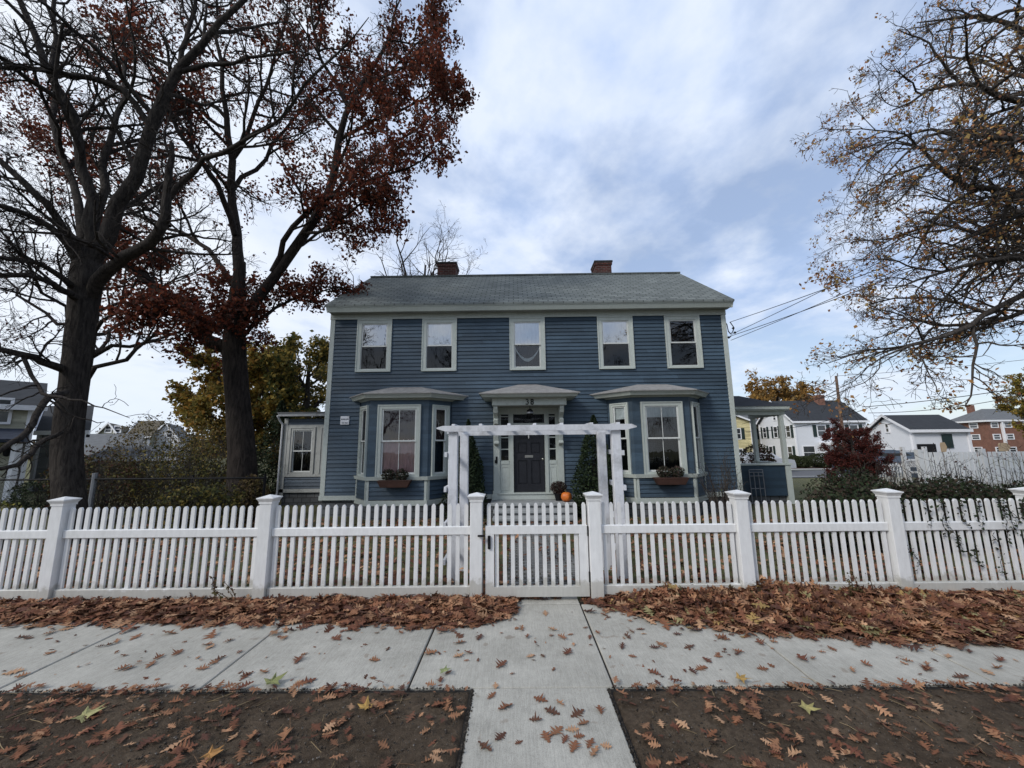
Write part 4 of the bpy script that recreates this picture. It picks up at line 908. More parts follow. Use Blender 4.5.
# ---- tree C: locust overhanging from the right
tC = thing('locust_tree', 'honey locust with drooping twigs and scattered orange leaves overhanging from the right', 'tree', (11.6, 7.5, gz(0, 7.5)))
trunk_mesh('trunk', ([(11.6, 7.5, -.5), (11.55, 7.5, 1.), (11.45, 7.45, 2.6), (11.3, 7.4, 4.2), (11.25, 7.35, 5.5)], [.32, .27, .24, .24, .16]), BARK_C, tC)
specC = [
 ([(11.35, 7.4, 3.9), (10.36, 7, 4.48), (9.38, 6.8, 4.27), (8.46, 6.6, 3.83), (7.41, 6.4, 3.35), (6.41, 6.2, 3.07), (5.59, 6.1, 2.71)], [.16, .12, .10, .085, .06, .035, .015]),
 ([(11.35, 7.4, 3.8), (10.77, 7.4, 3.88), (10.24, 7.5, 4.08), (9.29, 7.6, 3.90), (8.34, 7.7, 4.01), (7.66, 7.8, 4.14)], [.16, .11, .09, .07, .04, .015]),
 ([(11.3, 7.4, 4.6), (10.88, 7, 5.92), (9.79, 6.8, 6.16), (9.15, 6.7, 6.16), (8.09, 6.5, 6.40), (7.65, 6.4, 6.87), (7.08, 6.3, 7.02)], [.20, .15, .13, .11, .08, .05, .02]),
 ([(11.25, 7.35, 5.2), (11.48, 7.1, 7.87), (10.53, 7, 8.38), (9.77, 6.9, 8.46), (9.05, 6.8, 8.65), (8.30, 6.7, 8.42), (7.34, 6.6, 7.93)], [.19, .14, .12, .10, .08, .05, .02]),
 ([(11.3, 7.4, 4.3), (11.98, 8.1, 5.88), (11.33, 8.4, 6.30), (10.59, 8.7, 6.75), (9.67, 9, 6.68), (8.76, 9.2, 6.07)], [.15, .12, .10, .07, .04, .015]),
 ([(11.25, 7.35, 5.4), (12.26, 7.6, 10.11), (11.84, 7.8, 11.18), (11.15, 8, 11.89), (10.28, 8.2, 12.02)], [.16, .13, .10, .06, .02]),
 ([(11.25, 7.35, 5.5), (11.64, 6.9, 9.32), (11.15, 6.8, 10.93), (10.38, 6.7, 11.83), (9.45, 6.6, 11.96)], [.17, .13, .10, .06, .02]),
 ([(11.3, 7.4, 4.5), (12.32, 8.2, 7.81), (11.87, 8.7, 8.90), (11.07, 9.1, 9.71), (9.95, 9.5, 9.47), (9.15, 9.7, 8.42)], [.15, .12, .09, .06, .04, .015]),
 ([(11.3, 7.4, 4.2), (10.09, 7, 4.95), (8.66, 6.7, 4.82), (7.39, 6.5, 4.49), (6.35, 6.3, 4.15)], [.12, .09, .07, .045, .015]),
 ([(11.3, 7.4, 4.9), (10.01, 6.6, 7.01), (8.57, 6.2, 6.90), (7.43, 5.9, 6.85), (6.35, 5.7, 6.13), (5.65, 5.6, 5.36)], [.13, .10, .08, .05, .03, .012]),
 ([(11.3, 7.4, 4.8), (12.4, 7.6, 6.0), (13.6, 7.9, 7.2), (14.8, 8.2, 7.9)], [.18, .13, .08, .03]),
 ([(11.3, 7.4, 5.), (11.8, 6.4, 6.3), (12.3, 5.2, 7.4), (12.8, 4.4, 8.)], [.16, .12, .08, .03]),
 ([(11.25, 7.35, 5.4), (11.2, 7.6, 7.), (11., 8., 8.6), (10.8, 8.2, 9.8)], [.16, .12, .08, .03]),
 ([(11.3, 7.4, 4.6), (13.53, 8.8, 6.37), (13.68, 9.8, 7.97), (13.06, 10.6, 8.68), (12.05, 11, 9.14)], [.14, .11, .08, .05, .015]),
 ([(11.3, 7.4, 5.2), (13.23, 8.4, 9.58), (13.42, 9.2, 11.61), (12.80, 9.8, 12.81), (11.66, 10.2, 12.42), (10.80, 10.4, 11.59)], [.14, .11, .08, .05, .03, .012]),
]
P0, R0 = limbs_from(specC, rs=.52)
P1, R1 = sprout(P0, R0, 13, .46, (25, 60), 9, .18, (-.03, 0, -.02), lrange=(.6, 1.75), tmin=.12)
P2, R2 = sprout(P1, R1, 8, .62, (25, 60), 7, .26, (-.02, 0, -.035), lrange=(.3, 1.2))
P3, R3 = sprout(P2, R2, 6, .62, (30, 75), 5, .30, (0, 0, -.03), lrange=(.12, .5), rmin=.0032)
P4, R4 = sprout(P3, R3, 2, .6, (30, 75), 3, .30, (0, 0, -.03), lrange=(.05, .2), rmin=.003)
join_tubes('limbs', [(P0, R0)], BARK_C, tC, [10])
join_tubes('branches', [(P1, R1), (P2, R2), (P3, R3), (P4, R4)], BARK_C, tC, [6, 4, 3, 3])
T3 = P3[:, 1:].reshape(-1, 3); T3 = np.repeat(T3, 4, 0)+rng.normal(size=(len(T3)*4, 3))*.05
nz = noise3(T3, 1.3, 5.)+.5*noise3(T3, 3.3, 2.); T3 = T3[rng.random(len(T3)) < np.clip((.095*(1+2.0*nz)), .003, .5)]
leaf_cloud('foliage', T3, .065, [(.44, .23, .08), (.34, .15, .06), (.44, .30, .11), (.24, .12, .07)], tC)

# ---- shrubs
def shrub(name, label, x, y, rx, ry, h, n, size, cols, group=None, twigs=60, cat='shrub', z=None, m=None, cone=False, stuff_core=True, twig_r=.006, jit=.3, shell=.55, bare=False):
    z0 = gz(x, y) if z is None else z; t = thing(name, label, cat, (x, y, z0), group)
    # stems
    S_, rr = [], []
    for i in range(twigs):
        a = rng.uniform(0, 2*PI); q = math.sqrt(rng.random()); e = np.array([x+rx*q*math.cos(a)*(.25 if cone else .95), y+ry*q*math.sin(a)*(.25 if cone else .95), z0+h*rng.uniform(.6, 1.02)*(1-.35*q*q)])
        b = np.array([x+rx*.3*q*math.cos(a), y+ry*.3*q*math.sin(a), z0-.03]); S_.append(([b, (b+e)/2+rng.normal(size=3)*rx*.06, e], [twig_r*2, twig_r*1.4, twig_r*.6]))
    if S_:
        A0, B0 = limbs_from(S_, 7, .02); A1, B1 = sprout(A0, B0, 4, .35, (25, 60), 5, .2, (0, 0, .05), rmin=twig_r*.5)
        sets, sd_ = [(A0, B0), (A1, B1)], [4, 3]
        if bare: A2, B2 = sprout(A1, B1, 3, .5, (25, 60), 4, .2, (0, 0, .05), rmin=twig_r*.5); sets.append((A2, B2)); sd_.append(3)
        join_tubes('stems', sets, BARK_F if bare else BARK_B, t, sd_)
    if n:
        d = unit(rng.normal(size=(n*2, 3))); rad = (shell+(1-shell)*rng.random(n*2))**.6
        if cone:
            zz_ = rng.random(n*2)**1.35; a = rng.uniform(0, 2*PI, n*2); pr_ = np.interp(zz_, [0, .08, .3, .6, .85, 1], [.7, .95, 1., .66, .28, .03])
            lump = 1+.10*np.sin(a*3+zz_*14)+.07*np.sin(a*7-zz_*21)
            q = (.45+.55*rng.random(n*2)**.4)*pr_*lump
            C = np.stack([x+rx*q*np.cos(a), y+ry*q*np.sin(a), z0+h*zz_], 1)
        else:
            C = np.stack([x+rx*d[:, 0]*rad, y+ry*d[:, 1]*rad, z0+h*.5+h*.5*d[:, 2]*rad], 1)
            C += (noise3(C, 3.2/max(rx, h), x)*.16*max(rx, h))[:, None]*d
        nz = noise3(C, 5./max(rx, h), y)+.6*noise3(C, 14./max(rx, h), x); k = rng.random(n*2) < np.clip(.62+.55*nz, .06, 1); C = C[k][:n]; C = C[C[:, 2] > z0-.02]
        leaf_cloud('foliage', C, size, cols, t, m or EVER, jit=jit)
    return t
YEW = [(.018, .032, .014), (.026, .042, .018), (.034, .050, .022), (.05, .055, .03)]
shrub('conical_evergreen', 'tall narrow dark green cone shaped evergreen left of the front door', -1.33, 11.0, .50, .46, 2.72, 9000, .065, YEW[:3], cat='evergreen', twigs=10, cone=True)
shrub('conical_evergreen', 'tall wide dark green cone shaped evergreen right of the front door', 2.22, 10.95, .66, .55, 2.78, 11000, .065, YEW[:3], cat='evergreen', twigs=10, cone=True)
shrub('young_shrub', 'small yellow green shrub at the foot of the right bay', 2.72, 10.6, .2, .2, .75, 260, .08, [(.10, .10, .02), (.06, .075, .02)], twigs=10)
shrub('young_shrub', 'small dark green shrub at the foot of the left bay', -1.75, 10.5, .26, .24, .72, 600, .07, YEW, twigs=8)
hx = [(4.9, 6.3, .50, .42, .78), (5.7, 6.4, .62, .45, .90), (6.6, 6.5, .66, .5, .92), (7.5, 6.6, .7, .5, .90), (8.6, 6.8, .7, .55, .90), (6.6, 7.9, .9, .6, 1.05)]
sides_ = ['leftmost dark yew bush behind the right fence', 'dark spreading yew bush second from the left behind the right fence', 'broad dark yew bush in the middle of the row behind the right fence', 'dark yew bush behind the ivy covered fence panel', 'dark yew bush at the right edge behind the ivy covered fence', 'low dark yew bush set back behind the others near the lawn']
for (x, y, rx, ry, h), lb in zip(hx, sides_):
    shrub('yew_bush', lb, x, y, rx, ry, h+.22, 5200, .06, YEW+[(.06, .042, .03), (.04, .03, .022)], 'yew bushes behind the right fence', twigs=50, shell=.3)
for (x, y, rx, h), lb in zip([(7.6, 8.2, .9, 1.75), (9.2, 8.8, 1.0, 1.85), (10.6, 8.6, .9, 1.75)], ['leafless brown twiggy bush left of the other two in front of the white board fence', 'leafless brown twiggy bush, middle one in front of the white board fence', 'leafless brown twiggy bush at the right edge in front of the white board fence']):
    shrub('twiggy_bush', lb, x, y, rx, rx*.8, h, 90, .05, [(.12, .07, .06)], 'bare twiggy bushes', twigs=42, twig_r=.005, bare=True)
shrub('climbing_rose', 'leafless brown rambling rose against the right corner of the house', 5.55, 10.7, .85, .35, 1.75, 120, .05, [(.09, .06, .05), (.05, .06, .03)], twigs=34, twig_r=.006, bare=True)
# red Japanese maple
jm = generic_tree('japanese_maple', 'small dark red Japanese maple in front of the white colonial house', (12.87, 15, 1.27)[0], 15., 3.15, 1.12, [(.14, .034, .028), (.10, .028, .024), (.18, .05, .038), (.065, .025, .022)], .62, .055, crown0=.12, lv=(18, 9, 6), per=10, up=.25, tr=.07)
# bushes left behind the fence
LB = [(.10, .10, .03), (.16, .14, .035), (.06, .065, .025), (.22, .16, .04), (.045, .04, .02)]
lbs = [(-6.9, 8.5, .7, 1.1, 'loose olive green bush behind the fence between the two big trunks', LB), (-7.3, 9.2, .8, 1.25, 'yellowing open bush in front of the chain link fence', LB), (-11.4, 10.8, 1.3, 2.1, 'dark reddish bush behind the chain link fence just right of the bare tree', [(.09, .04, .025), (.06, .05, .025), (.12, .10, .03)]), (-9.6, 11.4, 1.4, 2.2, 'tall tangled bush with green yellow leaves behind the chain link fence', LB), (-10.2, 13.2, 1.6, 2.9, 'orange yellow bush left of the oak trunk', [(.24, .15, .035), (.16, .11, .035), (.10, .09, .03)]), (-12.6, 13.6, 1.6, 3.1, 'tall brownish thicket directly right of the bare trunk', [(.15, .11, .05), (.19, .14, .045), (.11, .09, .04)]), (-7.2, 10.6, .45, 1.25, 'brown twiggy bush right of the oak trunk', [(.09, .06, .03), (.12, .09, .03)])]
for x, y, r, h, lb, cols in lbs: shrub('bush', lb, x, y, r, r*.8, h, 3600, .075, cols, 'overgrown bushes on the left', twigs=90, twig_r=.006, bare=True, shell=.2)
shrub('holly_tree', 'dense dark green evergreen left of the house wing', -9.9, 16.2, 1.05, 1., 4.0, 9000, .11, YEW, cat='evergreen', twigs=10, cone=True)
shrub('bush', 'dark bush at the foot of the cream house on the left', -15., 12.6, .9, .7, 1.2, 2500, .08, YEW, twigs=30)
shrub('bush', 'small yellow leaved bush at the left edge behind the fence', -9.6, 7.4, .35, .3, .95, 300, .07, [(.25, .22, .04), (.12, .13, .03)], twigs=30, bare=True)
for k, (x, r, lb) in enumerate([((25.96, 36, -0.04)[0], .85, 'rounded clipped hedge ball in front of the white colonial, left one'), ((27.68, 36, -0.06)[0], 1.25, 'wide rounded clipped hedge in front of the white colonial porch'), ((29.40, 36, -0.08)[0], .7, 'low clipped hedge right of the wide one by the colonial steps')]):
    shrub('clipped_hedge', lb, x, 36., r*1.15, r, 1.2 if k < 2 else .7, 8000, .10, [(.02, .030, .012), (.035, .045, .016), (.045, .052, .022)], 'clipped hedges in front of the white colonial', twigs=8, shell=.75)
shrub('reddish_shrub', 'dark reddish shrub seen through the open side porch', 11.95, 19.5, .55, .8, 2.1, 1700, .12, [(.08, .035, .03), (.05, .05, .02)], twigs=50, bare=True)
# planters on the bays
for xc, lb in ((-3.28, 'terracotta window box with two round dark plants under the left bay window'), (4.18, 'terracotta window box with two bushy dark plants under the right bay window')):
    bx = thing('window_box', lb, 'planter', (xc, D-.8, .7)); y0 = D-.60-.30
    mb = MB(); mb.hexa([(xc-.36, y0, .50), (xc+.36, y0, .50), (xc+.36, y0+.19, .50), (xc-.36, y0+.19, .50)], [(xc-.44, y0-.03, .66), (xc+.44, y0-.03, .66), (xc+.44, y0+.195, .66), (xc-.44, y0+.195, .66)]); mb.box(xc-.45, xc+.45, y0-.04, y0+.197, .661, .69); mb.build('box', 'terracotta', bx, bevel=.006)
    for dx in (-.17, .19):
        n = 700; d = unit(rng.normal(size=(n, 3))); C = np.array([xc+dx, y0+.08, .83])+d*np.array([.19, .15, .17])*(.4+.6*rng.random((n, 1))**.5)*(1+.12*noise3(d, 3., xc+dx))[:, None]
        leaf_cloud('plant', C, .05, [(.03, .035, .02), (.05, .04, .03), (.04, .05, .025), (.08, .05, .045)], bx, EVER)
# pumpkin and dried mum
pk = thing('pumpkin', 'round orange pumpkin on the top granite step right of the door', 'pumpkin', (1.38, 10.93, .05))
mb = MB(); prof = [(.02, .02)]+[(.155*math.sin(PI*t)**.75, .135-.128*math.cos(PI*t)) for t in [i/12 for i in range(1, 12)]]+[(.02, .245)]
mb.lathe((1.38, 10.93, .045), prof, 48, .09, 5); mb.build('fruit', 'pumpkin', pk, smooth=True)
mb = MB(); mb.tube((1.38, 10.93, .28), (1.385, 10.93, .33), .022, .014, 7); mb.tube((1.385, 10.93, .33), (1.35, 10.92, .37), .014, .011, 7); mb.build('stem', 'stem', pk)
mu = thing('potted_mum', 'withered dark chrysanthemum in a pot on the step behind the pumpkin', 'plant', (1.20, 11.15, .05))
mb = MB(); mb.lathe((1.20, 11.15, .05), [(.09, 0), (.12, .17), (.13, .17), (.13, .20), (.11, .20)], 16); mb.build('pot', 'black', mu, smooth=False)
n = 2200; d = unit(rng.normal(size=(n, 3))); C = np.array([1.20, 11.15, .40])+d*np.array([.24, .21, .19])*(.3+.7*rng.random((n, 1))**.5)
leaf_cloud('dry_flowers', C, .035, [(.05, .03, .025), (.07, .035, .03), (.035, .03, .02)], mu, EVER)
# garden trellis leaning on the porch wall
tl = thing('metal_trellis', 'small grey metal trellis frame standing against the blue porch wall', 'trellis', (8.3, 13.05, -.3))
mb = MB()
for x in (7.72, 7.87, 8.02, 8.17): mb.tube((x, 13.08, -.40), (x, 13.1, .70 if x in (7.72, 8.17) else .62), .016, n=6)
for z in (.10, .50, .62, .70): mb.tube((7.72, 13.09, z), (8.17, 13.09, z), .014, n=6)
mb.build('frame', 'grey_metal', tl)
# ------------------------------------------------------------------ fallen leaves
def oak_leaf_verts(seed, simple=False):
    r = random.Random(seed)
    T = [0, .10, .18, .27, .36, .46, .56, .66, .77, .87, 1.] if not simple else [0, .15, .3, .45, .62, .8, 1.]
    Wd = [.015, .13, .045, .30, .05, .44, .06, .34, .05, .13, .0] if not simple else [.02, .16, .08, .36, .12, .26, 0]
    V, F = [], []
    cu, tw = r.uniform(.03, .15), r.uniform(-.12, .12)
    for i, (t, w_) in enumerate(zip(T, Wd)):
        z = cu*(t-.5)**2*2
        for s_, side in ((-1, 0), (0, 1), (1, 2)):
            ww = w_*r.uniform(.8, 1.15); sh = .06 if w_ > .2 else 0
            V.append((s_*ww, t-.5+sh*abs(s_), z+abs(s_)*ww*r.uniform(.05, .4)+tw*s_*ww))
    for i in range(len(T)-1):
        for a in (0, 1): F.append((i*3+a, i*3+a+1, i*3+a+4, i*3+a+3))
    return np.array(V), np.array(F)
def maple_leaf_verts(seed):
    r = random.Random(seed); V = [(0, 0, 0)]; rad = [1, .45, .85, .40, .62, .28, .30, .28, .62, .40, .85, .45]
    n = 24; 
    for k in range(n):
        a = 2*PI*k/n; q = rad[k//2] if k % 2 == 0 else (rad[k//2]+rad[(k//2+1) % 12])/2*.8
        V.append((math.sin(a)*q*.55, math.cos(a)*q*.55, .05*q*math.sin(a*3+r.random()*3)+.10*q*q*r.random()))
    F = [(0, 1+k, 1+(k+1) % n, 1+(k+1) % n) for k in range(n)]
    return np.array(V), F
def scatter(name, temps, pos, size, tilt, cols, m, jit=.3):
    """joined leaves; pos (n,3)"""
    n = len(pos); which = rng.integers(0, len(temps), n); Vs, Fs, Cs, o = [], [], [], 0
    col = pick(cols, n, jit)
    for k, (tv, tf) in enumerate(temps):
        s = np.where(which == k)[0]; c = len(s)
        if not c: continue
        yaw = rng.uniform(0, 2*PI, c); tx = rng.normal(0, 1, c)*tilt[s] if hasattr(tilt, '__len__') else rng.normal(0, tilt, c); ty = rng.normal(0, 1, c)*tilt[s] if hasattr(tilt, '__len__') else rng.normal(0, tilt, c)
        L = (size*rng.uniform(.42, 1.5, c))
        cz, sz = np.cos(yaw), np.sin(yaw); cx_, sx = np.cos(tx), np.sin(tx); cy_, sy = np.cos(ty), np.sin(ty)
        Rz = np.zeros((c, 3, 3)); Rz[:, 0, 0] = cz; Rz[:, 0, 1] = -sz; Rz[:, 1, 0] = sz; Rz[:, 1, 1] = cz; Rz[:, 2, 2] = 1
        Rx = np.zeros((c, 3, 3)); Rx[:, 0, 0] = 1; Rx[:, 1, 1] = cx_; Rx[:, 1, 2] = -sx; Rx[:, 2, 1] = sx; Rx[:, 2, 2] = cx_
        Ry = np.zeros((c, 3, 3)); Ry[:, 1, 1] = 1; Ry[:, 0, 0] = cy_; Ry[:, 0, 2] = sy; Ry[:, 2, 0] = -sy; Ry[:, 2, 2] = cy_
        Rm = Rz @ Rx @ Ry
        zs = rng.choice([-1., 1.], c)
        tvv = tv[None]*np.stack([np.ones(c), np.ones(c), zs], 1)[:, None]*L[:, None, None]
        V = np.einsum('nij,nkj->nki', Rm, tvv)+pos[s][:, None]
        # never under the ground they lie on
        low = V[:, :, 2].min(1)-pos[s][:, 2]; flat_ = (np.abs(tx)+np.abs(ty) < .35); V[:, :, 2] += np.where(flat_, -low*.9, 0)[:, None]
        Vs.append(V.reshape(-1, 3)); F = (tf[None]+(np.arange(c)*len(tv))[:, None, None]).reshape(-1, 4); Fs.append(F+o); o += c*len(tv)
        Cs.append(np.repeat(col[s], len(tv), 0))
    return np_mesh(name, np.vstack(Vs), np.vstack(Fs), m, np.vstack(Cs))
OAK = [oak_leaf_verts(i) for i in range(9)]; OAKS = [oak_leaf_verts(i, True) for i in range(6)]
BR = [(.20, .092, .052), (.14, .060, .038), (.25, .130, .075), (.10, .050, .034), (.17, .074, .042), (.31, .175, .105), (.125, .050, .032), (.37, .23, .145), (.21, .105, .062), (.085, .040, .030)]
BR = [(a*1.06, b*1.0, c*.92) for a, b, c in BR]
BRY = BR*3+[(.30, .20, .075), (.22, .19, .09)]
def far_edge(x):   # street-side limit of the pile
    return np.where(x < 0, np.interp(x, [-7, -4.7, -2.2, -.9, -.35, .2, .5], [3.78, 3.82, 3.80, 3.70, 3.68, 4.08, 4.3]), np.interp(x, [.62, .85, 1.3, 2., 3., 3.9, 6.5], [4.3, 4.08, 3.72, 3.52, 3.38, 3.26, 3.2]))
def pile_h(x, y):
    fe = far_edge(x); t = np.clip((y-fe)/np.maximum(4.2-fe, .05), 0, 1); hm = np.where(x < 0, np.interp(x, [-7, -2, -.4, .3], [.02, .03, .035, .0]), np.interp(x, [.7, 1.2, 1.8, 2.8, 3.6, 4.5, 7], [.0, .06, .10, .12, .07, .03, .03]))
    back = np.clip((4.62-y)/.35, 0, 1)
    return hm*np.sin(np.clip(t, 0, 1)*PI/2)**.8*np.where(y > 4.25, back, 1)*(1+.25*np.sin(x*5.3+y*3)+.15*np.sin(x*13.1))
for x0, x1, lb in ((-7., .45, 'left'), (.66, 7., 'right')):
    nx, ny = int((x1-x0)/.05), 36; X, Y = np.meshgrid(np.linspace(x0, x1, nx), np.linspace(3.1, 4.7, ny)); H = pile_h(X, Y)
    H = np.where(H < .012, -.03, H+.022)-.014
    V = np.stack([X.ravel(), Y.ravel(), H.ravel()], 1); idx = np.arange(nx*ny).reshape(ny, nx)
    F = np.stack([idx[:-1, :-1].ravel(), idx[:-1, 1:].ravel(), idx[1:, 1:].ravel(), idx[1:, :-1].ravel()], 1)
    o = np_mesh('leaf_mound', V, F, mat('packed_leaves', (.060, .030, .020), .95, .5, 30, .8, 60), smooth=True)
    tag(o, 'matted brown leaves packed along the fence %s of the gate' % lb, 'leaf pile', kind='stuff')
    n = 6000 if x0 < 0 else 7800
    px = rng.uniform(x0, x1, n*3); py = rng.uniform(3.05, 4.62, n*3); fe = far_edge(px)
    d = (py-fe); pr_ = np.where(d > 0, 1., np.exp(d/.045)*.55)*np.where(py > 4.3, .25, 1); k = rng.random(n*3) < pr_; px, py = px[k][:n], py[k][:n]
    h = pile_h(px, py); pz = .022+h*.9+rng.random(len(px))**1.6*.03*(h > .01)+.004
    o = scatter('leaf_pile', OAK, np.stack([px, py, pz], 1), .105, .20+np.clip(h*12, 0, 1)*.42, BRY if x0 > 0 else BR, LITTER)
    tag(o, ('reddish brown oak leaves drifted against the fence left of the gate' if x0 < 0 else 'deep drift of brown and yellowish leaves against the fence right of the gate'), 'leaf pile', kind='stuff')
# leaves on the lawn behind the fence
n = 15000; px = rng.uniform(-10, 10, n); py = 4.5+6.3*rng.random(n)**1.2; k = (rng.random(n) < np.where((px > -.15) & (px < .9), .22, .9)*np.clip(.75+.5*np.sin(px*1.7)*np.sin(py*1.3), .1, 1)) & ~((py > 10.1) & (px > -.6) & (px < 1.5))
px, py = px[k], py[k]; o = scatter('leaf_litter', OAKS, np.stack([px, py, gzv(py)+.022+rng.random(len(px))*.03], 1), .115, .28, BR, LITTER)
tag(o, 'brown fallen leaves covering the front lawn behind the fence', 'leaf litter', kind='stuff')
n = 9000; px = rng.uniform(-9, 9, n); py = rng.uniform(4.5, 10.9, n); k = ~((px > -.15) & (px < .92)); px, py = px[k], py[k]
def blades(px, py, zz_, hh, cols, name, lean=.35):
    n = len(px); a = rng.uniform(0, 2*PI, n); w_ = .006; h = hh*rng.uniform(.5, 1.3, n); l = rng.normal(0, lean, (n, 2))*h[:, None]
    B = np.stack([px, py, zz_], 1); dx = np.stack([np.cos(a)*w_, np.sin(a)*w_, np.zeros(n)], 1); T = B+np.stack([l[:, 0], l[:, 1], h], 1)
    V = np.stack([B-dx, B+dx, T+dx*.2, T-dx*.2], 1).reshape(-1, 3); return np_mesh(name, V, np.arange(4*n).reshape(n, 4), EVER, np.repeat(pick(cols, n), 4, 0))
o = blades(px, py, gzv(py)-.005, .075, [(.07, .09, .03), (.10, .10, .04), (.14, .12, .06)], 'lawn_grass'); tag(o, 'short dull green and tan lawn grass', 'grass', kind='stuff')
# straw and twig bits on the soil
n = 900; px = rng.uniform(-5, 5, n); py = rng.uniform(1.3, 2.85, n); k = ~((px > -.36) & (px < .65)); px, py = px[k], py[k]; n = len(px)
a = rng.uniform(0, 2*PI, n); L = rng.uniform(.012, .07, n); c = np.stack([px, py, np.full(n, .035)], 1); d = np.stack([np.cos(a)*L, np.sin(a)*L, rng.normal(0, .08, n)*L], 1); P = np.stack([c-d, c+rng.normal(0, .004, (n, 3)), c+d], 1)
V, F = tubes(P, np.full((n, 3), .0016), 3); o = np_mesh('straw_bits', V, F, LITTER, np.repeat(pick([(.30, .22, .12), (.10, .07, .05), (.20, .12, .07)], n), 9, 0)); tag(o, 'tiny straw and twig bits strewn over the bare soil', 'debris', kind='stuff')
n = 12000; px = rng.uniform(-5, 5, n); py = rng.uniform(1.0, 2.8, n); k = ~((px > -.33) & (px < .62)); px, py = px[k], py[k]; n = len(px); s = rng.uniform(.0015, .0065, n)
tet = np.array([(1, 1, 1), (-1, -1, 1), (-1, 1, -1), (1, -1, -1)]); V = np.stack([px, py, np.full(n, .03)], 1)[:, None]+tet[None]*s[:, None, None]*rng.uniform(.5, 1.2, (n, 4, 3))
F = (np.array([(0, 1, 2), (0, 3, 1), (0, 2, 3), (1, 3, 2)])[None]+(np.arange(n)*4)[:, None, None]).reshape(-1, 3); o = np_mesh('soil_crumbs', V.reshape(-1, 3), F, LITTER, np.repeat(pick([(.05, .042, .034), (.09, .075, .06), (.035, .03, .024), (.16, .14, .12)], n), 4, 0)); tag(o, 'small clods and pebbles on the bare soil', 'soil', kind='stuff')
n = 2600; px = rng.uniform(-5, 5, n); py = 2.80+np.abs(rng.normal(0, .009, n)); e = rng.random(n) < .35; px = np.where(e, np.where(rng.random(n) < .5, -.305+np.abs(rng.normal(0, .009, n)), .595-np.abs(rng.normal(0, .009, n))), px); py = np.where(e, rng.uniform(1.6, 2.8, n), py)
k = e | (px < -.31) | (px > .6); px, py = px[k], py[k]; n = len(px); s = rng.uniform(.0015, .006, n); V = np.stack([px, py, np.full(n, .024)], 1)[:, None]+tet[None]*s[:, None, None]*rng.uniform(.5, 1.2, (n, 4, 3))
F = (np.array([(0, 1, 2), (0, 3, 1), (0, 2, 3), (1, 3, 2)])[None]+(np.arange(n)*4)[:, None, None]).reshape(-1, 3); o = np_mesh('soil_crumbs', V.reshape(-1, 3), F, LITTER, np.repeat(pick([(.04, .034, .028), (.06, .05, .04)], n), 4, 0)); tag(o, 'dark crumbs of soil spilled along the edges of the concrete', 'soil', kind='stuff')
n = 5000; px = rng.uniform(-4.6, 4.6, n); py = rng.uniform(1.75, 2.84, n)
dn = .30+.75*np.clip(np.sin(px*2.1+1.)*np.sin(py*4.+px)+.15, 0, 1)+.9*np.exp(-((py-2.80)/.05)**2)+np.where(px < -1., .35*np.exp(-((py-2.2)/.3)**2), 0)
k = ((px < -.33) | (px > .62)) & (rng.random(n) < dn*.42); px, py = px[k], py[k]; o = scatter('leaf_litter', OAK, np.stack([px, py, .034+rng.random(len(px))*.012], 1), .062, .22, BR, LITTER); tag(o, 'torn and curled brown leaves thickly strewn over the bare soil', 'leaf litter', kind='stuff')
n = 160; px = rng.uniform(-4, 4, n); py = rng.uniform(2.9, 4., n)**1.; o = scatter('leaf_fragments', OAKS, np.stack([px, py, np.full(n, .023)], 1), .035, .15, BR, LITTER); tag(o, 'small broken leaf scraps on the sidewalk', 'leaf scraps', kind='stuff')
# individual leaves on the pavement and the bare soil
SKIN = [mat('leaf_skin', c, .8, .3, 30, spec=.25) for c in BR]
protos = []
for i in range(14):
    tv, tf = OAK[i % 9]; me_o = np_mesh('fallen_leaf', tv*np.array([1, 1, .9]), tf, SKIN[i % len(SKIN)]); protos.append(me_o.data); bpy.data.objects.remove(me_o)
def lay_leaf(x, y, z, s, grp, lab):
    o = bpy.data.objects.new('fallen_leaf', random.choice(protos)); COL.objects.link(o)
    o.location = (x, y, z+.004); o.rotation_euler = (random.gauss(0, .05), random.gauss(0, .05), random.uniform(0, 6.3)); o.scale = (s*random.uniform(.75, 1.15), s*random.uniform(.9, 1.1), s*random.uniform(.5, 2.4)); tag(o, lab, 'fallen leaf', grp)
G_pav = 'single oak leaves scattered on the concrete sidewalk'; L_pav = 'single dry brown lobed oak leaf lying loose on the light concrete sidewalk'
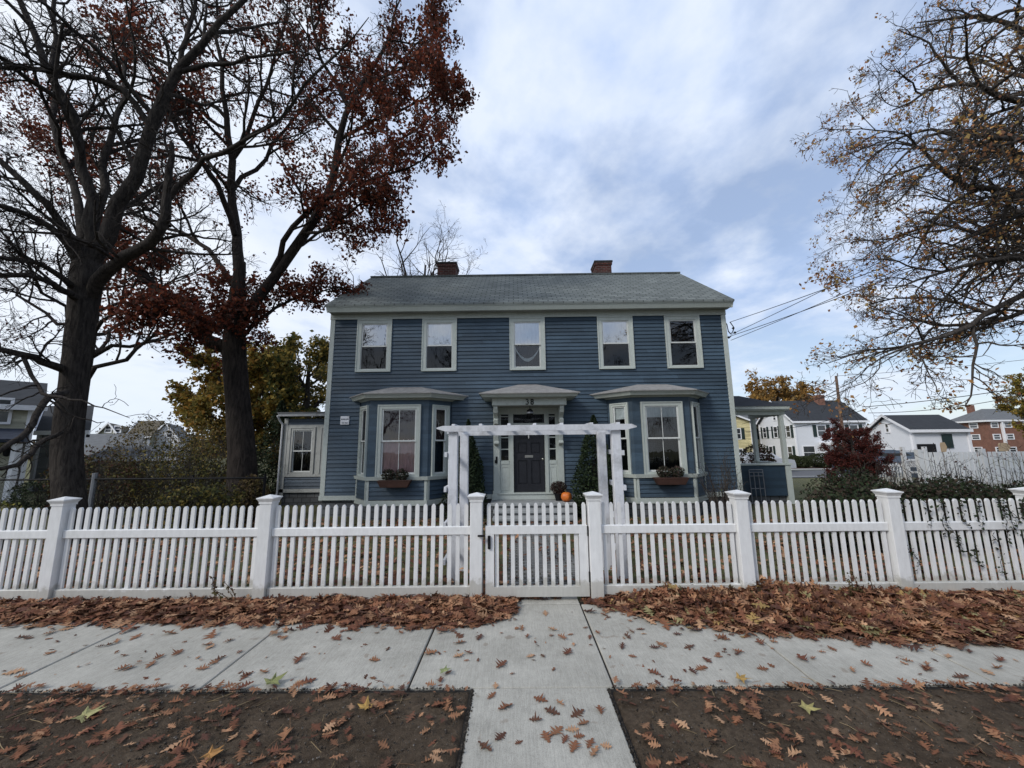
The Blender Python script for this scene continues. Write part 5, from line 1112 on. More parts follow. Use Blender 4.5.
GROUND_P = [(-4.25, 3.55), (-3.69, 3.29), (-4.0, 3.69), (-3.32, 3.41), (-3.25, 3.54), (-2.72, 3.12), (-2.27, 3.06), (-2.27, 3.19), (-1.91, 2.98), (-1.82, 3.01), (-2.39, 3.46), (-1.63, 3.16), (-1.49, 3.48), (-1.45, 3.65), (-1.44, 2.89), (-0.94, 3.64), (-0.66, 3.25), (-0.45, 3.4), (-0.33, 3.49), (-0.95, 3.96), (-2.53, 3.4), (-3.23, 2.86), (-3.62, 3.03), (-4.49, 3.81), (-2.64, 3.28), (-2.89, 3.07), (-0.37, 3.25), (-1.06, 3.15), (-0.13, 3.08), (0.1, 3.49), (0.3, 3.62), (0.26, 3.94), (0.35, 3.48), (-0.53, 2.9), (0.08, 3.19), (0.4, 3.24), (0.02, 3.63), (0.6, 3.48), (0.91, 3.48), (0.83, 3.32), (0.79, 3.89), (0.87, 3.18), (0.96, 2.97), (1.13, 3.35), (1.31, 3.02), (1.49, 3.17), (1.39, 3.12), (1.73, 3.01), (2.08, 3.13), (2.32, 2.98), (2.5, 3.05), (2.81, 3.1), (2.88, 3.0), (3.18, 3.15), (2.96, 3.29), (2.78, 3.35), (3.0, 2.9), (3.24, 2.95), (1.93, 3.36), (1.35, 3.31), (1.69, 3.24), (1.05, 3.61), (2.42, 3.27), (3.48, 3.09)]; GROUND_W = [(-0.17, 2.73), (-0.08, 2.62), (0.14, 2.69), (0.2, 2.58), (0.26, 2.65), (0.35, 2.56), (-0.1, 2.38), (-0.0, 2.34), (0.15, 2.38), (0.21, 2.42), (0.25, 2.36), (0.3, 2.43), (0.33, 2.38), (0.38, 2.33), (0.37, 2.48), (0.49, 2.59), (-0.15, 2.83), (-0.18, 2.31), (0.29, 2.31), (0.39, 2.27), (0.46, 2.31), (0.1, 2.51)]
for gx, gy in GROUND_P:
    lay_leaf(gx+random.uniform(-.02, .02), gy, .020, random.uniform(.07, .12), G_pav, L_pav)
    if random.random() < .5: lay_leaf(gx+random.uniform(-.12, .12), gy+random.uniform(-.08, .1), .020, random.uniform(.05, .095), G_pav, L_pav)
for gx, gy in GROUND_W: lay_leaf(gx, gy, .020, random.uniform(.06, .10), 'oak leaves on the walkway slab to the street', 'single dry oak leaf on the short concrete walkway that leads to the street')
G_s = 'oak leaves lying on the bare soil'; L_s = 'single dry reddish brown oak leaf lying on the dark bare soil beside the sidewalk'
c = 0
while c < 200:
    x, y = random.uniform(-3.6, 3.6), random.uniform(1.95, 2.86)
    if -.36 < x < .66: continue
    if x < 0: d = .35+.65*(math.exp(-((y-2.2)/.25)**2)*(x < -.9))+.5*math.exp(-((y-2.78)/.06)**2)
    else: d = .16+.55*math.exp(-((y-2.75)/.07)**2)+.3*math.exp(-((y-2.15)/.15)**2)+.5*math.exp(-(((x-2.6)/.6)**2))
    if random.random() > d*.9: continue
    lay_leaf(x, y, .024+random.uniform(0, .006), random.uniform(.05, .095), G_s, L_s); c += 1
ML = [maple_leaf_verts(i) for i in range(4)]
for i, (x, y, s, cc, lb) in enumerate([(-2.57, 2.54, .20, (.30, .28, .12), 'large pale yellow green maple leaf on the soil near the left edge'), (-1.66, 2.85, .19, (.20, .21, .08), 'curled green yellow maple leaf at the edge between sidewalk and soil'), (-0.52, 2.98, .12, (.22, .25, .11), 'small green maple leaf on the sidewalk left of the walkway'), (1.48, 2.86, .14, (.38, .24, .07), 'yellow orange maple leaf at the sidewalk edge right of the walkway'), (-0.92, 2.59, .14, (.36, .22, .06), 'yellow maple leaf on the soil left of the walkway'), (1.70, 2.57, .15, (.30, .26, .10), 'pale yellow maple leaf on the soil right of the walkway'), (-1.59, 2.24, .14, (.34, .17, .05), 'orange leaf at the bottom edge left of the walkway')]):
    V, F = ML[i % 4]; mb = MB(); a = random.uniform(0, 6); ca, sa = math.cos(a), math.sin(a)
    mb.v = [(x+s*(p[0]*ca-p[1]*sa), y+s*(p[0]*sa+p[1]*ca), .048+s*p[2]*1.6) for p in V]; mb.f = [f[:3] for f in F]; mb.m = [0]*len(F)
    tag(mb.build('maple_leaf', mat('maple_leaf_skin', cc, .75, .3, 30)), lb, 'fallen leaf')
# dry weed stems poking through the leaves at the fence
for x0, lb in ((3.35, 'dry brown weed stems at the foot of the right fence'), (-2.95, 'thin dry weed stems at the foot of the left fence')):
    t = thing('dry_weeds', lb, 'weeds', (x0, 4.1, 0)); S_ = []
    for i in range(9 if x0 > 0 else 5):
        b = np.array([x0+random.uniform(-.22, .22), 4.12, .02]); e = b+np.array([random.uniform(-.18, .05), random.uniform(-.1, .02), random.uniform(.14, .32)]); S_.append(([b, (b+e)/2+[.03, 0, .02], e], [.005, .004, .002]))
    A0, B0 = limbs_from(S_, 6, .01); join_tubes('stems', [(A0, B0)], bark_mat('dry_stem', (.08, .05, .03), (.14, .09, .05)), t, [5])
    C = np.repeat(A0[:, 2:].reshape(-1, 3), 3, 0); C += rng.normal(size=C.shape)*.012; leaf_cloud('leaves', C, .03, [(.09, .05, .03), (.12, .10, .04)], t)
# ivy on the right fence
iv = thing('ivy', 'dark ivy strands creeping through the right hand fence panel', 'ivy', (4.9, FY, 0))
C, St = [], []
for i in range(30):
    x = random.uniform(4.05, 5.9) if i < 20 else random.uniform(5., 6.); z0 = random.choice([1.0, .98, .96, .92, .62, .50]); L = random.uniform(.12, .38); p = np.array([x, FY-.035, z0])
    pts = [p.copy()]
    for k in range(6): p = p+np.array([random.uniform(-.035, .04), 0, -L/6]); p[1] = FY-.045+random.uniform(-.01, .01); pts.append(p.copy())
    St.append((pts, [.004, .002])); 
    for q in pts:
        for _ in range(3): C.append(q+np.array([random.gauss(0, .022), random.gauss(0, .012), random.gauss(0, .02)]))
A0, B0 = limbs_from(St, 8, .004); join_tubes('stems', [(A0, B0)], BARK_B, iv, [4]); leaf_cloud('leaves', np.array(C), .036, [(.018, .030, .014), (.03, .045, .02), (.035, .03, .02)], iv, EVER)

# ------------------------------------------------------------------ neighbours
def building(name, label, P0, P1, P3, zg, ze, zr, ridge, wall, roofm, wins, over=.35, trimm='white_paint', cat='house', chimneys=()):
    """plan corners: front left, front right, back left; ridge: 'front' (parallel to the front), 'side' or 'hip'"""
    P0, P1, P3 = Vector((*P0, 0)), Vector((*P1, 0)), Vector((*P3, 0)); P2 = P1+P3-P0
    ex, ey = (P1-P0), (P3-P0); lx, ly = ex.length, ey.length; ux, uy = ex/lx, ey/ly
    t = thing(name, label, cat, (*P0.xy, zg))
    def w(a, b, z): p = P0+ux*a+uy*b; return (p.x, p.y, z)
    mb = MB(); mb.hexa([w(0, 0, zg-1), w(lx, 0, zg-1), w(lx, ly, zg-1), w(0, ly, zg-1)], [w(0, 0, ze), w(lx, 0, ze), w(lx, ly, ze), w(0, ly, ze)])
    if ridge == 'front':
        for a in (0, lx): mb.face([w(a, 0, ze), w(a, ly, ze), w(a, ly/2, zr-.1)])
    if ridge == 'side':
        for b in (0, ly): mb.face([w(0, b, ze), w(lx, b, ze), w(lx/2, b, zr-.1)])
    mb.build('wall', wall, t)
    o = over; k = (zr-ze); mb = MB(); th = .14
    def pl(pts): b = [(p[0], p[1], p[2]-th) for p in pts]; mb.hexa(b, pts) if len(pts) == 4 else (mb.face(pts), mb.face(b[::-1]))
    if ridge == 'front':
        dz = k/(ly/2)*o
        pl([w(-o, -o, ze-dz+th), w(lx+o, -o, ze-dz+th), w(lx+o, ly/2, zr+th), w(-o, ly/2, zr+th)]); pl([w(-o, ly/2, zr+th), w(lx+o, ly/2, zr+th), w(lx+o, ly+o, ze-dz+th), w(-o, ly+o, ze-dz+th)])
        ed = [((-o, -o, ze-dz), (-o, ly/2, zr)), ((-o, ly/2, zr), (-o, ly+o, ze-dz)), ((-o, -o, ze-dz), (lx+o, -o, ze-dz))]
    elif ridge == 'side':
        dz = k/(lx/2)*o
        pl([w(-o, -o, ze-dz+th), w(lx/2, -o, zr+th), w(lx/2, ly+o, zr+th), w(-o, ly+o, ze-dz+th)]); pl([w(lx/2, -o, zr+th), w(lx+o, -o, ze-dz+th), w(lx+o, ly+o, ze-dz+th), w(lx/2, ly+o, zr+th)])
        ed = [((-o, -o, ze-dz), (lx/2, -o, zr)), ((lx/2, -o, zr), (lx+o, -o, ze-dz))]
    else:
        h_ = min(lx, ly)/2; A, B, C_, E_ = w(-o, -o, ze), w(lx+o, -o, ze), w(lx+o, ly+o, ze), w(-o, ly+o, ze)
        if lx >= ly: r0, r1 = w(h_, ly/2, zr), w(lx-h_, ly/2, zr); fs = [[A, B, r1, r0], [B, C_, r1], [C_, E_, r0, r1], [E_, A, r0]]
        else: r0, r1 = w(lx/2, h_, zr), w(lx/2, ly-h_, zr); fs = [[A, B, r0], [B, C_, r1, r0], [C_, E_, r1], [E_, A, r0, r1]]
        for f in fs: mb.face(f)
        mb.face([A, E_, C_, B]); ed = [((-o, -o, ze-.1), (lx+o, -o, ze-.1)), ((-o, -o, ze-.1), (-o, ly+o, ze-.1))]
    mb.build('roof', roofm, t)
    mb = MB()
    for a, b in ed:
        p, q = Vector(w(*a)), Vector(w(*b)); n_ = Vector((0, 0, .22)); off = (Vector(w(lx/2, ly/2, 0))-p); off.z = 0; off = off.normalized()*-.05
        mb.hexa([p+off, q+off, q-off*2, p-off*2], [p+off+n_, q+off+n_, q-off*2+n_, p-off*2+n_])
    for a, b in ((0, 0), (lx, 0), (0, ly)) if wall != 'brick_far' else ():
        p = w(a, b, 0); mb.box(p[0]-.09, p[0]+.09, p[1]-.09, p[1]+.09, zg-.5, ze-.02)
    mb.build('trim', trimm, t)
    F_ = wall_frame(P0.xy, P1.xy); L_ = wall_frame(P3.xy, P0.xy); FR = {'f': F_, 'l': L_}
    for f, s, z, ww, hh, sh in wins:
        W = FR[f]; mb = MB(); e = .10
        wbox(mb, W, s-ww/2, s-ww/2+e, 0, .07, z, z+hh); wbox(mb, W, s+ww/2-e, s+ww/2, 0, .07, z, z+hh); wbox(mb, W, s-ww/2+e, s+ww/2-e, 0, .068, z+hh-e, z+hh); wbox(mb, W, s-ww/2+e, s+ww/2-e, 0, .068, z, z+e); wbox(mb, W, s-ww/2+e, s+ww/2-e, 0, .05, z+hh/2-.03, z+hh/2+.03)
        fr = mb.build('window', trimm, t); mb = MB(); wbox(mb, W, s-ww/2+e, s+ww/2-e, -.02, .02, z+e, z+hh-e); mb.build('pane', 'dark_glass', fr)
        if sh:
            for q in (-1, 1): mb = MB(); c_ = s+q*(ww/2+.24); wbox(mb, W, c_-.2, c_+.2, .01, .06, z, z+hh); mb.build('shutter', 'shutter', t)
    for a, b, zb, zt in chimneys:
        p = w(a, b, 0); mb = MB(); mb.box(p[0]-.4, p[0]+.4, p[1]-.4, p[1]+.4, zb, zt); mb.box(p[0]-.46, p[0]+.46, p[1]-.46, p[1]+.46, zt-.25, zt-.1); mb.build('chimney', 'brick_far', t)
    return t, w
zg = -.91; X0 = (33.00, 46, 1.81)[0]; X1 = (41.28, 46, 1.72)[0]; ze = (33.28, 46, 4.03)[2]; zr = (36.99, 50, 6.69)[2]
colh, cw = building('colonial_house', 'two storey white colonial house with dark green shutters and a charcoal roof', (X0, 46), (X1, 46), (X0+.6, 53.5), zg, ze, zr, 'front', 'white_siding', 'roof_dark',
    [('f', 3.1, 2.15, 1.1, 1.4, 1), ('f', 6.9, 2.15, 1.1, 1.4, 1), ('f', 1.35, -.45, 1.5, 1.6, 0), ('l', 6.3, 2.1, .95, 1.5, 1), ('l', 3.7, 2.1, .95, 1.5, 1), ('l', 1.2, 2.1, .9, 1.5, 1), ('l', 6.2, -.5, 1., 1.6, 1), ('l', 2.2, -.5, 1., 1.6, 1), ('l', 3.8, 4.3, .7, .9, 0)], chimneys=[(5.6, 3.2, zr-.8, zr+.75)])
mb = MB(); mb.box(X0+2.6, X0+8., 43.8, 45.95, 1.25, 1.5)
for x in (X0+2.7, X0+4.5, X0+6.2, X0+7.8): mb.box(x, x+.22, 43.9, 44.1, -.9, 1.25)
mb.box(X0+2.6, X0+8, 43.8, 45.95, -.9, -.35); mb.build('porch', 'white_paint', colh)
box_obj('door', 'shutter', colh, X0+4.2, X0+5.2, 45.90, 45.97, -.345, 1.6)
ya, yz = (30.03, 52, 1.92), (31.49, 52, 1.90)
building('yellow_house', 'pale yellow house seen through the open side porch', (ya[0]-6, 52), (yz[0], 52), (ya[0]-6, 60), -1., (30.81, 52, 4.30)[2], (32.14, 54, 5.79)[2], 'side', 'yellow_siding', 'roof_grey', [('f', 5.6, 2., 1., 1.5, 1), ('f', 5.6, -.7, 1., 1.5, 1)])
building('tan_house', 'drab tan gabled house between the yellow and white ones', (yz[0]+.3, 54), ((34.48, 54, 1.89)[0], 54), (yz[0]+.3, 62), -1., (33.49, 54, 4.11)[2], (36.11, 58, 5.63)[2], 'front', 'olive_siding', 'roof_grey', [('f', 1.0, 2.0, .8, 1.5, 1), ('f', 2.5, 2.0, .8, 1.5, 1), ('f', 1.0, -.6, .8, 1.5, 1), ('f', 2.5, -.6, .8, 1.5, 1)])
g0, g1, gr = (30.38, 30, 2.32), (34.65, 30, 2.35), (30.98, 32.5, 3.74)
building('white_garage', 'low white garage with a dark roof and dark openings behind the red maple', (g0[0], 30), (g1[0], 30), (g0[0]+1.3, 35.2), -.7, g0[2], gr[2]-.15, 'front', 'white_siding', 'roof_dark',
    [('l', 2.8, 2.25, .55, .8, 0)], over=.25)
gx = g0[0]
gar = [o for o in bpy.data.objects if o.name.startswith('white_garage')][0]
dk = MB(); dk.box((32.59, 30, 2.38)[0], (33.35, 30, 2.37)[0], 29.93, 29.99, (32.72, 30, 1.01)[2], (32.92, 30, 2.07)[2]); dk.build('hatch', 'shutter', gar)
dk = MB(); dk.box((30.62, 30, 2.40)[0], (31.99, 30, 2.38)[0], 29.93, 29.99, -.6, (31.27, 30, 1.33)[2]); dk.build('door_opening', CURT['black'], gar)
b0, b1 = (62.81, 52, 2.88), (74.23, 52, 2.75)
brk, bw = building('brick_apartment_block', 'three storey brown brick apartment block with a grey hipped roof at the right', (b0[0], 52), (b1[0], 52), (b0[0]+.5, 57.5), -1.1, (63.06, 52, 4.07)[2], (67.04, 55, 5.90)[2], 'hip', 'brick_far', 'roof_grey',
    [('f', x, z, 1.0, .75, 0) for x in (.95, 2.7, 5.2, 8.) for z in (3.15, 1.6, -.1)]+[('l', 3.9, z, 1.1, .75, 0) for z in (3.15, 1.6, -.1)], cat='apartment block')
mb = MB(); mb.box(bw(1.75, 0, 0)[0]-.1, bw(1.75, 0, 0)[0]+.1, 51.7, 51.95, -1., (63.03, 52, 3.93)[2]); mb.build('downpipe', 'white_paint', brk)
mb = MB(); c_ = (69.64, 60, 6.49); mb.box(c_[0]-.3, c_[0]+.3, 59, 59.6, 3., c_[2]+.35); mb.build('chimney', 'brick_far', brk)
# left side houses
cA = (-21.56, 17, 2.04); ch, cwf = building('cream_house', 'cream clapboard house with a navy porch roof at the left edge', (cA[0]-4.9, 10.7), (cA[0], 17), (cA[0]-4.9-5.5, 10.7+4.3), -.5, (-22.14, 17, 3.47)[2], (-24.97, 19, 4.86)[2], 'front', 'cream_siding', 'roof_dark', [('f', 7.0, (-21.82, 17, 2.71)[2], .9, 1.15, 0), ('f', 4.6, (-21.82, 17, 2.71)[2], .9, 1.15, 0)])
mb = MB(); q = (-19.68, 15.5, 1.93); mb.hexa([(cA[0]-3.7, 9.2, q[2]), (cA[0]+1.4, 15.8, q[2]), (cA[0]+.2, 16.9, q[2]), (cA[0]-4.9, 10.3, q[2])], [(cA[0]-3.7, 9.2, q[2]+.12), (cA[0]+1.4, 15.8, q[2]+.12), (cA[0]+.2, 16.9, q[2]+.6), (cA[0]-4.9, 10.3, q[2]+.6)]); mb.build('porch_roof', mat('navy_roof', (.025, .032, .05), .9), ch)
mb = MB(); W = wall_frame((cA[0]-4.3, 10.2), (cA[0]+.5, 16.3)); clapboards(mb, W, 0, 7.7, -.5, q[2]-.02, exp=.16); mb.build('porch_wall', 'cream_siding', ch)
box_obj('porch_column', 'white_paint', ch, cA[0]+1.0, cA[0]+1.2, 15.75, 15.95, -.6, q[2]-.01)
lt = thing('wall_lamp', 'black wall lamp on the cream siding of the left house', 'lamp', ((-20.76, 15.95, 1.53)[0], 15.95, (-20.76, 15.95, 1.53)[2])); p = (-20.76, 15.95, 1.53)
mb = MB(); mb.lathe((p[0], 15.80, p[2]-.18), [(.03, 0), (.10, .05), (.13, .28), (.05, .36), (.01, .40)], 8); mb.tube((p[0], 15.99, p[2]+.1), (p[0], 15.80, p[2]+.22), .015); mb.build('lamp_body', 'black', lt)
gA, gB = (-25.31, 20, 2.12), (-24.05, 20, 2.11)
building('grey_house', 'grey clapboard house wing partly behind the bare tree trunk', (gA[0], 20.5), (gB[0]+1, 20.5), (gA[0]-4.6, 24.7), -.55, (-25.38, 20.5, 2.55)[2], (-28.72, 23, 4.05)[2], 'front', 'grey_siding', 'roof_dark', [])
r0, r1 = (-31.72, 27, 1.24), (-26.04, 27, 1.18)
building('low_grey_house', 'low house with a broad grey roof beyond the chain link fence', (r0[0], 27), (r1[0], 27), (r0[0]-5, 31.5), -.65, (-28.89, 27, 1.08)[2], (-32.35, 30, 2.63)[2], 'front', 'brick_far', 'roof_grey', [('f', 6, -.3, 1.2, .8, 0)])
r0, r1 = (-23.29, 24, 0.99), (-21.18, 24, 0.97)
building('brown_roof_garage', 'small garage with a light brown hipped roof behind the left bushes', (r0[0]-3.5, 24), (r1[0], 24), (r0[0]-7, 28), -.6, (-22.55, 24, 0.98)[2], (-24.60, 26, 2.19)[2], 'hip', 'cream_siding', 'roof_grey', [])
r0, r1 = (-45.73, 42, 3.70), (-43.30, 42, 3.67)
building('gabled_house', 'far house with a cream gable end and brown roof on the left', (r0[0], 42), (r1[0], 42), (r0[0]-6, 50), -.9, (-44.42, 42, 3.03)[2], (-44.62, 42, 4.34)[2], 'side', 'cream_siding', 'roof_brown', [('f', 1.3, (-44.47, 42, 3.36)[2], .8, .8, 0), ('f', 2.3, (-44.47, 42, 3.36)[2], .8, .8, 0)])
r0, r1 = (-48.27, 46, 3.88), (-43.69, 46, 3.83)
building('brown_roof_house', 'far house with a broad brown roof right of the cream gable', (r0[0]+2, 46), (r1[0], 46), (r0[0]-3, 54), -.9, (-45.98, 46, 3.02)[2], (-50.26, 50, 5.09)[2], 'front', 'cream_siding', 'roof_brown', [])
r0, r1 = (-45.58, 48, 3.93), (-41.81, 48, 3.88)
building('pale_house', 'pale far house with a small gable between the bushes and the maple', (r0[0], 48), (r1[0], 48), (r0[0]-5, 56), -.9, (-44.16, 48, 2.67)[2], (-44.43, 48, 4.66)[2], 'side', 'white_siding', 'roof_grey', [('f', 2.6, (-44.20, 48, 2.92)[2], .8, 1., 0)])
# chain link fence left
cf = thing('chain_link_fence', 'black chain link fence behind the bushes on the left', 'fence', (-8, 9.7, -.35))
mb = MB(); mb.tube((-13.5, 9.7, .88), (-6.2, 9.7, .86), .022); mb.build('top_rail', 'black', cf)
for x in (-13.4, -10.45, -8., -6.2):
    mb = MB(); mb.tube((x, 9.72, -.5), (x, 9.72, .95 if x != -10.45 else 1.02), .03 if x != -10.45 else .055); mb.build('post', 'grey_metal' if x == -10.45 else 'black', cf)
N_ = 80; P = []
for i in range(-14, N_):
    for s in (1, -1):
        xa = -13.5+i*.0915; xb = xa+1.25*s if s > 0 else xa; 
        a, b = (xa, -.36), (xa+1.24, .88)
        if s < 0: a, b = (xa+1.24, -.36), (xa, .88)
        if min(a[0], b[0]) < -13.5 or max(a[0], b[0]) > -6.2: continue
        P.append([(a[0], 9.7, a[1]), ((a[0]+b[0])/2, 9.7, .26), (b[0], 9.7, b[1])])
P = np.array(P); V, F = tubes(P, np.full(P.shape[:2], .0022), 3); np_mesh('mesh', V, F, M['black'], parent=cf)
# white board fence right
wf_ = thing('board_fence', 'tall white board fence behind the bare bushes at the right', 'fence', (16, 13, -.4))
xa, xb, yf = (13.29, 13, 0.97)[0], (17.84, 13, 0.92)[0], 13.
zt = (14.65, 13, 1.21)[2]; n = int((xb-xa)/.16)
mb = MB()
for i in range(n):
    x = xa+i*.16; mb.box(x+.016, x+.13, yf, yf+.022, -.6, zt+random.uniform(-.006, .006))
mb.build('boards', 'vinyl', wf_)
mb = MB(); mb.box(xa, xb, yf+.023, yf+.06, zt-.25, zt-.16); mb.box(xa, xb, yf+.023, yf+.06, -.1, -.01); mb.build('rail', 'vinyl', wf_)
for i in range(5): box_obj('post', 'vinyl', wf_, xa+i*2.1-.06, xa+i*2.1+.06, yf-.03, yf+.09, -.6, zt+.10)
# open white gate frame at the drive
gf = thing('railing_gate', 'open white rail gate with a ladder like frame beside the parked car', 'gate', ((14.14, 14, 0.92)[0], 14, -.4))
x0, x1 = (13.76, 14, 0.92)[0], (14.53, 14, 0.91)[0]
for x in (x0, x1): box_obj('post', 'vinyl', gf, x-.05, x+.05, 13.95, 14.05, -.6, (13.83, 14, 1.38)[2])
for z in ((14.20, 14, 1.23)[2], (14.14, 14, 0.92)[2], (14.11, 14, 0.71)[2], (14.07, 14, 0.50)[2]): box_obj('rail', 'vinyl', gf, x0+.05, x1-.05, 13.97, 14.03, z-.035, z+.035)
mb = MB()
for i in range(9): x = x0+.12+i*(x1-x0-.24)/8; mb.box(x-.018, x+.018, 13.985, 14.015, (14.11, 14, 0.71)[2], (14.14, 14, 0.92)[2])
mb.build('baluster', 'vinyl', gf)
lw = thing('low_picket_fence', 'low white picket fence in front of the parked dark car', 'fence', ((15.89, 17, 0.79)[0], 17, -.4)); x0, x1 = (15.15, 17, 0.71)[0], (16.86, 17, 0.69)[0]; mb = MB(); zt2 = (15.66, 17, 0.66)[2]
x = x0
while x < x1: mb.box(x, x+.07, 17, 17.02, -.6, zt2); x += .13
mb.box(x0, x1, 17.021, 17.05, zt2-.15, zt2-.08); mb.build('pickets', 'vinyl', lw)
for p, lb in (((14.59, 13.4, 1.37), 'tan cut out board standing above the white fence, left one'), ((16.64, 13.4, 1.35), 'tan cut out board standing above the white fence near the brick block')):
    bd = thing('tan_board', lb, 'board', (p[0], 13.4, -.4)); mb = MB(); hw, hh, sgn_ = (.095, .16, 1) if 'left one' in lb else (.19, .14, 1)
    pr_ = [(-hw, -hh), (hw*.55, -hh), (hw, -hh*.1), (hw, hh*.2), (hw*.45, hh), (-hw*.8, hh*.95), (-hw, hh*.5)]; n = len(pr_)
    i = [mb.pt((p[0]+a, 13.4, p[2]+b)) for a, b in pr_]; j = [mb.pt((p[0]+a, 13.43, p[2]+b)) for a, b in pr_]
    mb.f += [i, j[::-1]]+[[i[k], j[k], j[(k+1) % n], i[(k+1) % n]] for k in range(n)]; mb.m += [0]*(n+2); mb.build('panel', 'tan', bd)
    mb = MB(); mb.box(p[0]-.03, p[0]+.03, 13.435, 13.48, -.5, p[2]); mb.build('stake', 'wood_pole', bd)
# cars
def car(name, label, x, y, rz, L, Wd, H, paint):
    t = thing(name, label, 'car', (x, y, gz(x, y))); c, s = math.cos(rz), math.sin(rz); z0 = gz(x, y)
    xf = lambda p: (x+p[0]*c-p[1]*s, y+p[0]*s+p[1]*c, z0+p[2])
    prof = [(-L/2, .35), (-L/2, .75), (-L/2+.1, .9), (-L*.28, 1.0), (L*.30, 1.0), (L/2-.08, .88), (L/2, .6), (L/2, .35)]
    cabin = [(-L*.44, .99), (-L*.36, H-.05), (-L*.30, H), (L*.08, H), (L*.14, H-.06), (L*.27, .99)]
    def ext(prof, w0, w1, mi=0):
        mb = MB(xf); i = [mb.pt((a, -w0 if b < 1.02 else -w1, b)) for a, b in prof]; j = [mb.pt((a, w0 if b < 1.02 else w1, b)) for a, b in prof]; n = len(prof)
        mb.f += [i, j[::-1]]+[[i[k], j[k], j[(k+1) % n], i[(k+1) % n]][::-1] for k in range(n)]; mb.m += [0]*(n+2); return mb
    ext(prof, Wd/2, Wd/2).build('body', paint, t, bevel=.05); ext(cabin, Wd/2-.06, Wd/2-.22).build('cabin', paint, t, bevel=.03)
    g = [(-L*.40, 1.03), (-L*.345, H-.12), (L*.08, H-.12), (L*.225, 1.03)]; ext([(a, b) for a, b in g], Wd/2-.03, Wd/2-.155).build('window', 'dark_glass', t)
    mb = MB(xf); mb.face([(L*.275, -Wd/2+.15, 1.02), (L*.275, Wd/2-.15, 1.02), (L*.15, Wd/2-.28, H-.08), (L*.15, -Wd/2+.28, H-.08)]); mb.build('windscreen', 'dark_glass', t)
    for a in (-L*.31, L*.31):
        for b in (-1, 1): mb = MB(xf); mb.tube((a, b*(Wd/2-.18), .33), (a, b*(Wd/2+.01), .33), .33, n=20); wh = mb.build('wheel', 'rubber', t); mb = MB(xf); mb.tube((a, b*(Wd/2+.01), .33), (a, b*(Wd/2+.02), .33), .2, n=12); mb.build('rim', 'brass', wh)
    for b in (-1, 1): mb = MB(xf); mb.box(L/2-.03, L/2+.015, b*Wd*.36-.15, b*Wd*.36+.15, .68, .80); mb.build('headlight', 'white_paint', t)
    return t
car('parked_car', 'dark blue car parked behind the low white fence by the red maple', (20.00, 21, 0.59)[0], 21., math.radians(-25), 4.6, 1.85, 1.62, 'car_blue')
car('parked_car', 'silver car parked on the street beyond the side porch', (19.20, 30, 0.11)[0], 31., math.radians(8), 4.5, 1.8, 1.45, 'car_silver')
# side road, kerb, drive on the right
def strip(name, m, pts, dz):
    mb = MB(); mb.face([(x, y, gz(x, y)+dz) for x, y in pts]); return struct(mb.build(name, m))
def road_strip(name, m, x0, x1, y0, y1, dz):
    V = []; F = []; ny = 8
    for j in range(ny+1):
        y = y0+(y1-y0)*j/ny; V += [(x0, y, gz(0, y)+dz), (x1, y, gz(0, y)+dz)]
        if j: F.append((2*j-2, 2*j-1, 2*j+1, 2*j))
    return struct(np_mesh(name, V, F, m))
road_strip('side_road', M['asphalt'], 10., 120., 24.5, 32.5, .008)
road_strip('kerb', M['kerb'], 10., 120., 24.2, 24.5, .10); road_strip('far_kerb', M['kerb'], 10., 120., 32.5, 32.8, .12); road_strip('far_sidewalk', M['kerb'], 10., 120., 33.2, 34.6, .02)
road_strip('mulch_bed', M['mulch'], 22., 40., 34.9, 37.5, .03)
# utility pole and wires
pp = (33.59, 40, 8.37); pb = (33.46, 40, 1.73)
up = thing('utility_pole', 'leaning weathered wooden utility pole behind the red maple', 'utility pole', (pb[0], 40, gz(0, 40)))
mb = MB(); mb.tube((pb[0], 40, -1.), (pp[0]+.1, 40, pp[2]), .17, .12, 10); mb.build('pole', 'wood_pole', up)
mb = MB(); mb.tube((pp[0]+.1, 39.8, pp[2]-.1), (pp[0]+.1, 39.8, pp[2]+.25), .05); mb.build('insulator', 'grey_metal', up)
def wire(label, a, b, sag, r, group='utility wires'):
    P = np.array([[np.array(a)*(1-t)+np.array(b)*t-np.array([0, 0, sag*4*t*(1-t)]) for t in np.linspace(0, 1, 24)]]); V, F = tubes(P, np.full((1, 24), r), 5)
    tag(np_mesh('overhead_wire', V, F, M['black'], smooth=True), label, 'wire', group)
hc = (6.62, 11.62)
wire('topmost service wire running from the house corner up into the locust', (6.72, 11.6, 5.30), (7.46, 5, 4.84), .05, .009); wire('second service wire from the house corner up to the right', (6.72, 11.6, 4.90), (8.11, 5.2, 5.53), .04, .008); wire('third service wire from the house corner up to the right', (6.72, 11.6, 4.86), (8.11, 5.2, 4.92), .06, .009); wire('lowest service wire from the house corner up to the right', (6.70, 11.6, 4.72), (8.01, 5, 5.09), .05, .008)
sh_ = thing('service_bracket', 'black electrical service bracket and cable loops on the upper right corner of the house', 'cable bracket', (6.6, 11.6, 4.9)); mb = MB()
mb.path([(6.54, 11.55, 5.30), (6.60, 11.55, 5.22), (6.63, 11.56, 5.0), (6.70, 11.58, 4.92), (6.78, 11.6, 4.98), (6.84, 11.6, 5.12), (6.74, 11.6, 5.30)], .014, 6); mb.path([(6.54, 11.5, 4.80), (6.64, 11.55, 4.80), (6.72, 11.6, 4.86)], .018, 6); mb.build('cable', 'black', sh_)
mb = MB()
for p in ((6.80, 11.58, 5.10), (6.84, 11.58, 4.96), (6.62, 11.55, 4.80)): mb.tube((p[0]-.02, p[1], p[2]+.02), (p[0]+.02, p[1], p[2]-.02), .035, n=8)
mb.build('insulator', 'black', sh_)
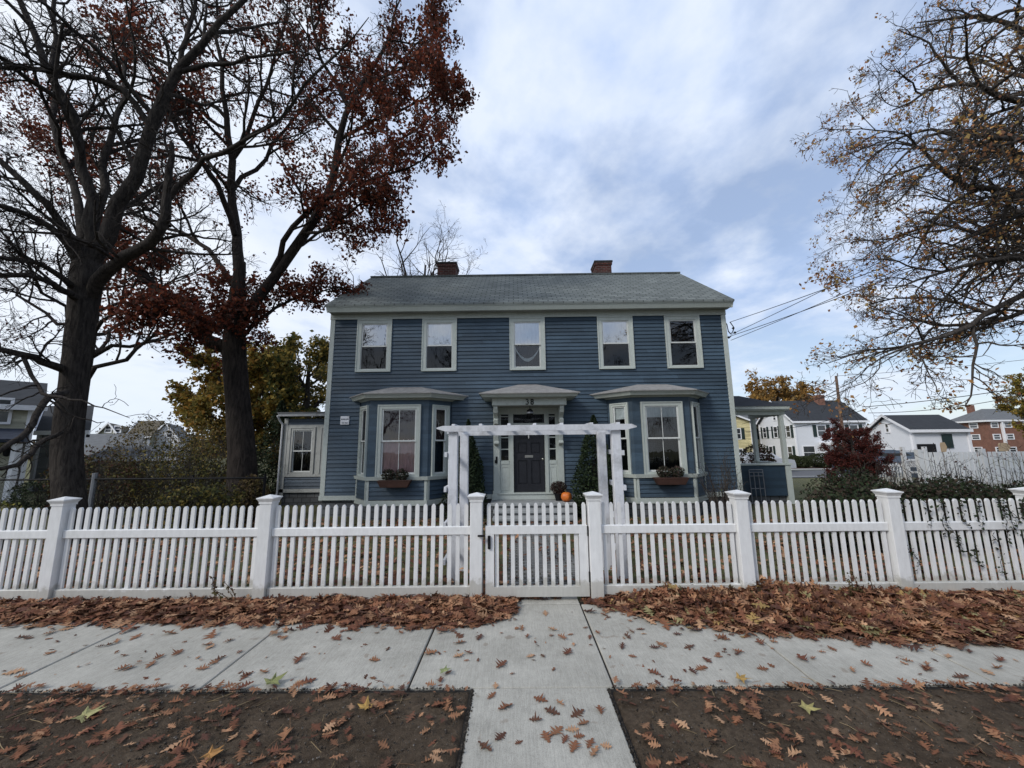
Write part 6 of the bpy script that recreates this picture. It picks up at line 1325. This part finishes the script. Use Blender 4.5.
wire('long thin street wire passing the top of the utility pole to the upper right', (pp[0], 40, pp[2]), (49.72, 36, 9.18), .15, .02); wire('upper of the two thick street wires at the right', (35.90, 40, 5.08), (46.87, 34, 6.41), .2, .035); wire('lower of the two thick street wires at the right', (36.42, 40, 4.46), (46.75, 34, 5.88), .5, .028); wire('street wire left of the utility pole', (25.71, 44, 3.66), (33.69, 40, 6.88), .3, .02); wire('street wire crossing in front of the white colonial', (20.14, 34, 2.49), (36.72, 40, 5.07), .5, .025)
# distant low tree line
n = 26000; u = rng.random(n); side = rng.random(n) < .5; X = np.where(side, -170+130*u, 70+180*u); Y = 95+rng.random(n)*20; hh = 5.5+1.8*np.sin(X*.11)+1.2*np.sin(X*.37+1); Z = -.9+hh*rng.random(n)**.7
o = leaf_cloud('distant_trees', np.stack([X, Y, Z], 1), .9, [(.07, .055, .04), (.10, .07, .04), (.05, .05, .03), (.12, .09, .05)], None); tag(o, 'low grey brown line of distant trees at the horizon', 'tree line', kind='stuff')

# the street behind the photographer, which the windows mirror
generic_tree('bare_tree', 'leafless street tree across the road, mirrored in the upper windows', -4.5, -13., 13., 5.5, [(.1, .06, .04)], .04, .12, lv=(14, 7, 5), up=.5, tr=.3, crown0=.25, bark=BARK_B)
road = MB(); road.face([(-80, -9, .003), (80, -9, .003), (80, -1.2, .003), (-80, -1.2, .003)]); struct(road.build('road', M['asphalt']))
generic_tree('bare_tree', 'leafless street tree across the road, mirrored in the right bay window', 6.5, -14., 12., 5., [(.1, .06, .04)], .04, .12, lv=(14, 7, 5), up=.5, tr=.3, crown0=.25, bark=BARK_B)
generic_tree('bare_tree', 'leafless street tree across the road, mirrored in the left bay window', -13.5, -14., 12., 5., [(.1, .06, .04)], .04, .12, lv=(14, 7, 5), up=.5, tr=.3, crown0=.25, bark=BARK_B)
building('house_across', 'grey clapboard house across the road, mirrored dimly in the ground floor windows', (8, -30), (-10, -30), (8, -38), 0., 5.2, 8.5, 'front', 'grey_siding', 'roof_dark', [('f', x, z, 1.1, 1.6, 0) for x in (3, 6.5, 11, 15) for z in (.9, 3.4)])
